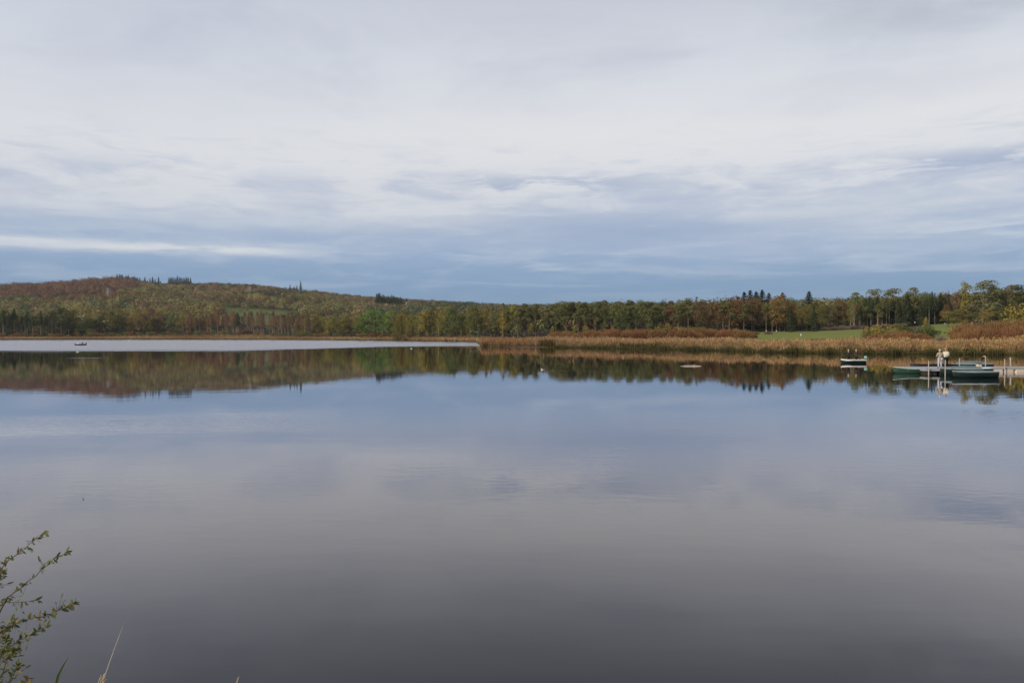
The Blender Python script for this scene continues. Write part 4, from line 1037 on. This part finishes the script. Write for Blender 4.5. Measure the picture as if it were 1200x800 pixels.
person('angler in dark maroon with fair hair standing at the right of the white sided boat', bx(1003.3), radians(25), 1.72,
       dict(el=(.15, -.05, .66), wl=(.06, -.15, .60), fl=(.03, -.17, .60), er=(-.16, .0, .66), wr=(-.17, -.12, .58), fr=(-.17, -.16, .57)), C_MAROON, C_DARK, C_BOOT, hair=solid('hair_fair', (.42, .33, .2), .8, .1))
# angler sitting in the distant boat
person('dark clothed angler sitting in the distant boat at the far left', (X(96.4, 274), 274, .02), radians(80), 1.74,
       dict(pel=(0, 0, .24), chest=(0, .0, .40), sh=(0, 0, .515), neck=(0, 0, .575), jaw=(0, -.012, .615), skull=(0, 0, .665), crown=(0, .005, .70), hl=(.052, -.02, .23), kl=(.07, -.24, .26), al=(.07, -.25, .045), tl=(.07, -.33, .02),
            hr=(-.052, -.02, .23), kr=(-.07, -.24, .26), ar=(-.07, -.25, .045), tr=(-.07, -.33, .02), sl=(.105, 0, .52), el=(.13, -.05, .37), wl=(.08, -.18, .36), fl=(.06, -.21, .37), sr=(-.105, 0, .52), er=(-.13, -.05, .37), wr=(-.08, -.18, .36), fr=(-.06, -.21, .37)), C_NAVY, C_DARK, C_BOOT, hair=C_DARK)
def rod(px, Y, z, d, label, ln=2.2):
    r = empty('fishing_rod', (X(px, Y), Y, z)); v = Vector(d).normalized()
    MB().tube([(0, 0, 0), v * .35], [.016, .014], 6).build('handle', P_DARK, r)
    MB().tube([v * .35, v * ln * .7, v * ln], [.010, .006, .003], 5).build('blank', P_POST, r)
    tag(r, label, 'fishing rod')
rod(992.2, 97.3, 1.0, (-1, -.2, .12), 'thin rod pointing left from the hands of the left standing angler', 1.2)
white_bag = empty('kit_bag', (X(91.5, 274), 274, .30))
MB().ball((0, 0, .26), (.42, .3, .27), 12, 8).build('body', P_WHITE, white_bag, True); MB().tube([(-.2, 0, .48), (-.1, 0, .6), (.1, 0, .6), (.2, 0, .48)], .025, 5).build('handle', P_PALE, white_bag)
tag(white_bag, 'white bag on the bow of the distant angling boat', 'bag')

# ------------------------------------------------------------------ water birds and floating bits
FE_W = solid('feather_white', (.78, .78, .76), .8, .06); FE_D = solid('feather_dark', (.04, .036, .034), .8, .2); BEAK = solid('beak', (.5, .26, .05), .6, .1)
def bird(name, label, px, py, s, body, head, rz, neck=.0, group=None):
    Y = Yw(py); r = empty(name, (X(px, Y), Y, 0), rz); tag(r, label, 'bird', group)
    prof = [(-.30, .02, .10), (-.24, .05, .10), (-.1, .10, .07), (.06, .115, .06), (.18, .085, .08), (.23, .045, .12 + neck * .2), (.245, .035, .17 + neck * .7), (.25, .034, .20 + neck), (.275, .046, .235 + neck), (.31, .032, .235 + neck), (.335, .012, .225 + neck)]
    MB().tube([(a * s, 0, c * s) for a, b, c in prof], [b * s for a, b, c in prof], 8).build('body', body, r, True)
    MB().tube([(.32 * s, 0, (.232 + neck) * s), (.40 * s, 0, (.215 + neck) * s)], [.016 * s, .006 * s], 5).build('beak', BEAK, r)
    for q in (-1, 1): MB().ball((-.06 * s, q * .085 * s, .115 * s), (.2 * s, .035 * s, .065 * s), 8, 6).build('wing', head, r, True)
bird('duck', 'small black and white duck swimming on the open water before the reeds', 636, 433.2, .6, FE_W, FE_D, radians(170))
bird('swan', 'white swan close to the bank of the far shore', 151.5, 399.2, 2.2, FE_W, FE_W, radians(20), .25)
bird('gull', 'white gull floating below the distant boat at the far left', 91, 412.4, .8, FE_W, FE_W, radians(190))
bird('gull', 'white gull floating where the ruffled water ends, near the big green tree', 482, 408.6, .8, FE_W, FE_W, radians(10))
LOGM = solid('log_bleached', (.62, .56, .46), .8, .2, 3)
lg = MB(); lg.tube([(-1.25, 0, .01), (-.6, .03, .05), (.3, -.02, .055), (1.15, .05, .02)], [.02, .04, .04, .015], 8); lg.tube([(.2, 0, .08), (.45, .12, .2)], [.025, .01], 5)
tag(lg.build('floating_log', LOGM, None, True, (X(810, 87.5), 87.5, 0), 0), 'thin pale log floating on the brown reflection before the reeds', 'log')
LEAFM = solid('fallen_leaf', (.035, .03, .02), .8, .2, 20)
for i, (px, py) in enumerate([(281, 484), (97, 585)]):
    Y = Yw(py); s = .03 * max(.5, Y / 25)
    mb = MB(); a = random.uniform(0, 6)
    mb.add([(-1.2 * s, 0, .004), (-.3 * s, .5 * s, .012), (.7 * s, .38 * s, .02), (1.3 * s, 0, .008), (.6 * s, -.42 * s, .02), (-.4 * s, -.45 * s, .012), (0, 0, .003)], [(0, 1, 6), (1, 2, 6), (2, 3, 6), (3, 4, 6), (4, 5, 6), (5, 0, 6)])
    tag(mb.build('floating_leaf', LEAFM, None, False, (X(px, Y), Y, .004), a), 'tiny dark leaf floating on the smooth open water', 'leaf', 'leaves floating on the lake')

# ------------------------------------------------------------------ pylons, mast and meadow markers
PYL = solid('pylon_grey', (.40, .41, .42), .6, .1, metal=0.2); MASTM = solid('mast_grey', (.28, .30, .33), .6, .1)
def pylon(px, Y, ytop, label, w=4.0, mat=PYL, arms=3):
    x = X(px, Y); z0 = g1(x, Y); h = Z(ytop, Y) - z0
    r = empty('pylon' if arms else 'radio_mast', (x, Y, z0)); tag(r, label, 'pylon' if arms else 'mast')
    mb = MB(); q = w / 2; tq = .35
    for sx in (-1, 1):
        for sy in (-1, 1): mb.tube([(sx * q, sy * q, -.5), (sx * q * .45, sy * q * .45, h * .5), (sx * tq, sy * tq, h)], [.22, .18, .14], 4)
    n = 7
    for i in range(n):
        a, b = h * i / n, h * (i + 1) / n; wa = np.interp(a, [0, h * .5, h], [q, q * .45, tq]); wb = np.interp(b, [0, h * .5, h], [q, q * .45, tq])
        for (ax, ay, bx_, by) in ((-1, -1, 1, -1), (1, -1, 1, 1), (1, 1, -1, 1), (-1, 1, -1, -1)):
            mb.tube([(ax * wa, ay * wa, a), (bx_ * wb, by * wb, b)], .09, 4); mb.tube([(bx_ * wa, by * wa, a), (ax * wb, ay * wb, b)], .09, 4)
    mb.build('lattice_tower', mat, r)
    for i in range(arms):
        zz = h * (.70 + .13 * i); aw = [3.6, 4.4, 3.0][i]; am = MB()
        am.tube([(-aw, 0, zz), (0, 0, zz + .5), (aw, 0, zz)], [.1, .2, .1], 4); am.tube([(-aw, 0, zz), (aw, 0, zz)], .1, 4)
        for sx in (-1, 1): am.tube([(sx * aw, 0, zz), (sx * aw, 0, zz - .9)], .09, 4)
        am.build('cross_arm', mat, r)
pylon(126.8, 1140, 337.5, 'pale lattice pylon in front of the copper beech wood')
pylon(293, 1350, 336, 'pale lattice pylon on the wooded slope above the green field')
pylon(476.5, 1000, 353.5, 'pale lattice pylon beside the bluish spruce block')
pylon(652, 2050, 348.5, 'thin grey mast on the skyline above the pine wood', 2.2, MASTM, 0)
MARK = solid('marker_white', (.55, .55, .52), .6, .08)
def marker(px, Y, py0, py1, w, label):
    x = X(px, Y); g = g1(x, Y); h = max(Z(py0, Y) - g, .5); b = max(h - (py1 - py0) / F * Y, .1)
    r = empty('marker_post', (x, Y, g)); tag(r, label, 'post')
    MB().tube([(0, 0, -.3), (0, 0, b)], .05, 6).build('stake', P_DARK, r); MB().box((0, 0, (b + h) / 2), (w, .12, h - b), 0, .03).build('white_panel', MARK, r)
marker(938.5, 300, 391, 393.4, .5, 'white topped stake standing in the middle of the green meadow')
marker(898, 372, 387, 388.4, .45, 'white panel at the wood edge, left of two behind the meadow')
marker(909.8, 378, 387, 388.4, .5, 'white panel at the wood edge, right of two behind the meadow')
marker(1072, 300, 376.8, 378.3, .32, 'white panel on a tall stake before the dark spruce stand')
marker(1107, 396, 378.5, 379.6, .4, 'white panel at the top of the small meadow patch on the right')

# ------------------------------------------------------------------ foreground: willow bush and grass on the near bank
LEAF_NEAR = leaf_mat('willow_leaf', (1., 1., 1.), vary=0, attr=True, transl=.3); TWIG_NEAR = solid('willow_twig', (.10, .075, .055), .8, .25, 30); BLADE = solid('grass_blade_green', (.055, .085, .03), .6, .2, 20)
def willow():
    bxw, byw = X(-28, 4.2), 4.2; r = empty('willow_bush', (bxw, byw, g1(bxw, byw))); tag(r, 'leafy olive willow branches reaching in at the lower left corner', 'shrub')
    O = r.location.copy()
    W = lambda px, py, Y: Vector((X(px, Y), Y, Z(py, Y))) - O
    br = [[(-30, 760, 4.2), (-15, 690, 4.1), (5, 661, 4.05), (25, 645, 4.0), (42, 631, 4.0), (53, 625.5, 3.98)],
          [(-25, 800, 4.2), (0, 714, 4.0), (20, 692, 3.95), (45, 670, 3.9), (62, 656, 3.9), (77, 647, 3.88)],
          [(-25, 780, 4.2), (-3, 712, 4.15), (20, 706, 4.1), (44, 704, 4.1)],
          [(-28, 830, 4.1), (-8, 752, 4.0), (15, 732, 3.95), (45, 723, 3.9), (66, 716, 3.86), (86, 707, 3.84)],
          [(-28, 850, 4.1), (-8, 778, 4.0), (12, 757, 3.95), (34, 744, 3.9), (54, 735, 3.88)],
          [(-28, 880, 4.1), (-8, 815, 4.0), (6, 775, 3.95), (18, 762, 3.92)],
          [(-28, 900, 4.1), (-6, 840, 4.0), (10, 800, 3.9), (20, 778, 3.9)],
          [(-28, 900, 4.2), (0, 850, 4.0), (18, 815, 3.9), (32, 795, 3.86)],
          [(-30, 820, 4.3), (-22, 730, 4.25), (-8, 690, 4.2), (4, 672, 4.2)],
          [(-30, 860, 4.3), (-14, 770, 4.15), (2, 742, 4.1), (14, 728, 4.1)],
          [(-28, 860, 4.05), (-12, 800, 3.95), (0, 768, 3.9), (6, 748, 3.88)]]
    for i in range(16):                                # the rest of the bush, left of the view and down the bank
        a = rng.uniform(-190, -35); br.append([(-40 + rng.uniform(-20, 10), 900, 4.3 + rng.uniform(-.2, .3)), (a * .5 - 25, 790 + rng.uniform(-40, 40), 4.3 + rng.uniform(-.3, .3)), (a, 700 + rng.uniform(-80, 90), 4.3 + rng.uniform(-.5, .5))])
    LC, LD, LN, LL, LT = [], [], [], [], []
    for bi, b in enumerate(br):
        b = [(q[0], q[1], q[2]) for q in b]
        base = Vector((rng.uniform(-.12, .12), rng.uniform(-.12, .12), -.1))
        pts = [base] + [W(*q) for q in b]
        # smooth with a Catmull-Rom pass
        P = []
        for i in range(len(pts) - 1):
            p0, p1, p2, p3 = pts[max(i - 1, 0)], pts[i], pts[i + 1], pts[min(i + 2, len(pts) - 1)]
            for k in range(5):
                t = k / 5; P.append(.5 * ((2 * p1) + (p2 - p0) * t + (2 * p0 - 5 * p1 + 4 * p2 - p3) * t * t + (3 * p1 - p0 - 3 * p2 + p3) * t ** 3) + Vector(rng.normal(0, .0022, 3)))
        P.append(pts[-1]); n = len(P)
        MBt = MB(); MBt.tube(P, [.0055 * (1 - i / n) ** 1.3 + .0008 for i in range(n)], 5)
        vis = bi < 11
        for i in range(int(n * .33), n - 1):
            seg = P[i + 1] - P[i]; dirn = seg.normalized()
            cnt = (3 if rng.uniform() < .6 else 2) if bi in (0, 1, 2) else (6 if rng.uniform() < .6 else 4)
            if bi >= 5: cnt += 2
            for _ in range(cnt):
                sd_ = Vector(rng.normal(0, 1, 3)); sd_ = (sd_ - dirn * sd_.dot(dirn)).normalized()
                d = (dirn * rng.uniform(.1, .9) + sd_ * rng.uniform(.5, 1.0) + Vector((0, 0, rng.uniform(-.4, .45)))).normalized()
                p = P[i] + seg * rng.uniform(0, 1); ln = rng.uniform(.018, .042)
                if rng.uniform() < .15 and i < n - 5:                # short side twig with a few leaves at its end
                    e = p + d * rng.uniform(.03, .075); MBt.tube([p, e], [.0012, .0007], 4); p = e
                LC.append(p); LD.append(d); LL.append(ln)
        MBt.build('branch', TWIG_NEAR, r, True)
    C = np.array(LC); D = np.array(LD); L = np.array(LL)[:, None]; n = len(C)
    S = norm(np.cross(D, rand_dirs(n))); Nn = np.cross(D, S); Wd = L * rng.uniform(.13, .24, (n, 1)); cu = rng.uniform(-.15, .25, (n, 1)) * L
    A0 = C; A1 = C + D * L * .35 + S * Wd + Nn * Wd * .35; A2 = C + D * L * .72 + S * Wd * .75 + Nn * (Wd * .25 + cu * .4); A3 = C + D * L + Nn * cu; A4 = C + D * L * .72 - S * Wd * .75 + Nn * (Wd * .25 + cu * .4); A5 = C + D * L * .35 - S * Wd + Nn * Wd * .35; M1 = C + D * L * .35; M2 = C + D * L * .72 + Nn * cu * .4
    V = np.stack([A0, A1, A2, A3, A4, A5, M1, M2], 1).reshape(-1, 3); ix = np.arange(n)[:, None] * 8
    Fq = np.vstack([ix + np.array([[0, 1, 2, 7]]) * 1, ix + np.array([[0, 7, 4, 5]]), ])
    Ft = np.vstack([ix + np.array([[7, 2, 3, 3]]), ])
    F3 = np.vstack([ix + np.array([[0, 1, 6]]), ix + np.array([[1, 2, 7]]), ix + np.array([[1, 7, 6]]), ix + np.array([[2, 3, 7]]), ix + np.array([[3, 4, 7]]), ix + np.array([[4, 5, 7]]), ix + np.array([[5, 6, 7]]), ix + np.array([[0, 6, 5]])])
    pal = np.array([(.19, .20, .085), (.15, .18, .07), (.12, .14, .06), (.24, .21, .08), (.20, .14, .07), (.32, .25, .09)])
    c = pal[rng.choice(6, n, p=[.3, .25, .2, .13, .08, .04])] * rng.uniform(.7, 1.25, (n, 1))
    f = link('foliage', mesh_np('foliage', V, F3, LEAF_NEAR, tint=np.repeat(c, 8, 0)), r)
willow()
def blade(name, pts, w, mat, label, group=None, flat=True):
    o0 = Vector(pts[0]); P = [Vector(p) - o0 for p in pts]; n = len(P); mb = MB(); v = []
    for i, p in enumerate(P):
        t = i / (n - 1); ww = w * (1 - t ** 3) * (.6 + .4 * min(1, t * 3)) * .5 + .0004
        v += [p + Vector((-ww, 0, 0)), p + Vector((0, ww * .5, 0)), p + Vector((ww, 0, 0))]
    mb.add(v, [(3 * i + j, 3 * i + j + 1, 3 * i + j + 4, 3 * i + j + 3) for i in range(n - 1) for j in range(2)])
    return tag(mb.build(name, mat, None, True, o0), label, 'grass', group)
def WW(px, py, Y): return (X(px, Y), Y, Z(py, Y))
def foot(px, Y): x = X(px, Y); return (x, Y, g1(x, Y) - .05)
blade('grass_blade', [foot(50, 3.7), WW(52, 880, 3.65), WW(62, 812, 3.6), WW(67, 792, 3.58), WW(73, 780, 3.57), WW(79.5, 769, 3.56)], .017, BLADE, 'broad dark green reed blade rising at the bottom edge near the willow')
blade('grass_blade', [foot(270, 3.7), WW(268, 880, 3.7), WW(273, 810, 3.7), WW(277, 797, 3.7), WW(279, 793, 3.7)], .012, solid('blade_dry', (.3, .26, .18), .8, .2, 20), 'short dry grass tip at the bottom edge right of the stalk')
DRY = solid('stalk_dry', (.42, .38, .32), .7, .15, 30); SEED = solid('seed_head', (.48, .38, .24), .9, .2, 40)
sk = empty('dry_stalk', foot(112, 3.6)); o = sk.location.copy()
MB().tube([Vector(p) - o for p in [tuple(o), WW(114, 870, 3.6), WW(119, 800, 3.6), WW(128, 774, 3.6), WW(138, 747, 3.6), WW(145.5, 726.5, 3.6)]], [.0032, .003, .0026, .0022, .0018, .0008], 6).build('stem', DRY, sk, True)
tag(sk, 'thin pale dry grass stalk leaning right at the bottom edge', 'grass')
sh_ = empty('seed_stalk', foot(104, 3.55)); o = sh_.location.copy()
MB().tube([Vector(p) - o for p in [tuple(o), WW(108, 880, 3.55), WW(114, 805, 3.55)]], .002, 5).build('stem', DRY, sh_, True)
mb = MB()
for i in range(26):
    t = i / 26; p = Vector(WW(113 + 6 * t, 806 - 12 * t, 3.55)) - o + Vector(rng.normal(0, .004, 3)); d = Vector((rng.normal(.3, .5), rng.normal(0, .5), rng.uniform(.4, 1))).normalized()
    mb.tube([p, p + d * .008, p + d * .02], [.0008, .0024, .0004], 4)
mb.build('seed_head', SEED, sh_); tag(sh_, 'pale feathery seed head cut by the bottom edge beside the dry stalk', 'grass')
# turf on the near bank, under and behind the camera
n = 9000
xb = rng.uniform(-9, 9, n); yb = rng.uniform(-5, 3.0, n); ok = (np.hypot(xb, yb) > .5) & (yb < 2.9 - .2 * np.abs(np.sin(xb))); xb, yb = xb[ok], yb[ok]; n = len(xb); zb_ = ground(xb, yb)
h = rng.uniform(.08, .26, n); a = rng.uniform(0, 6.28, n); w = .004; le = rng.normal(0, .35, (n, 2)) * h[:, None]
B = np.stack([xb, yb, zb_ - .02], 1); T = B + np.stack([le[:, 0], le[:, 1], h], 1); U = np.stack([np.cos(a) * w, np.sin(a) * w, 0 * a], 1); Mi = (B + T) / 2 - np.stack([le[:, 0], le[:, 1], 0 * h], 1) * .15
V = np.stack([B - U, B + U, Mi + U * .8, T, Mi - U * .8], 1).reshape(-1, 3); ix = np.arange(n)[:, None] * 5
F3 = np.vstack([ix + np.array([[0, 1, 2]]), ix + np.array([[0, 2, 4]]), ix + np.array([[4, 2, 3]])])
tc = np.array([.08, .10, .03]) * rng.uniform(.6, 1.4, (n, 1)) * np.array([1, 1, 1.]); 
tag(link('bank_turf', mesh_np('bank_turf', V, F3, M_REED, tint=np.repeat(tc, 5, 0))), kind='stuff')

# ------------------------------------------------------------------ the damp air over the valley
def haze():
    m = bpy.data.materials.new('damp_air'); m.use_nodes = True; t = NT(m.node_tree)
    t.n.remove(t.n['Principled BSDF'])
    v = t.new('ShaderNodeVolumePrincipled'); v.inputs['Color'].default_value = (.80, .86, .93, 1); v.inputs['Density'].default_value = HAZE; v.inputs['Anisotropy'].default_value = .2
    t.l.new(v.outputs[0], t.n['Material Output'].inputs['Volume'])
    mb = MB(); mb.box((0, 0, 98), (8800, 8800, 206)); tag(mb.build('haze', m), kind='stuff')
HAZE = .00005
haze()
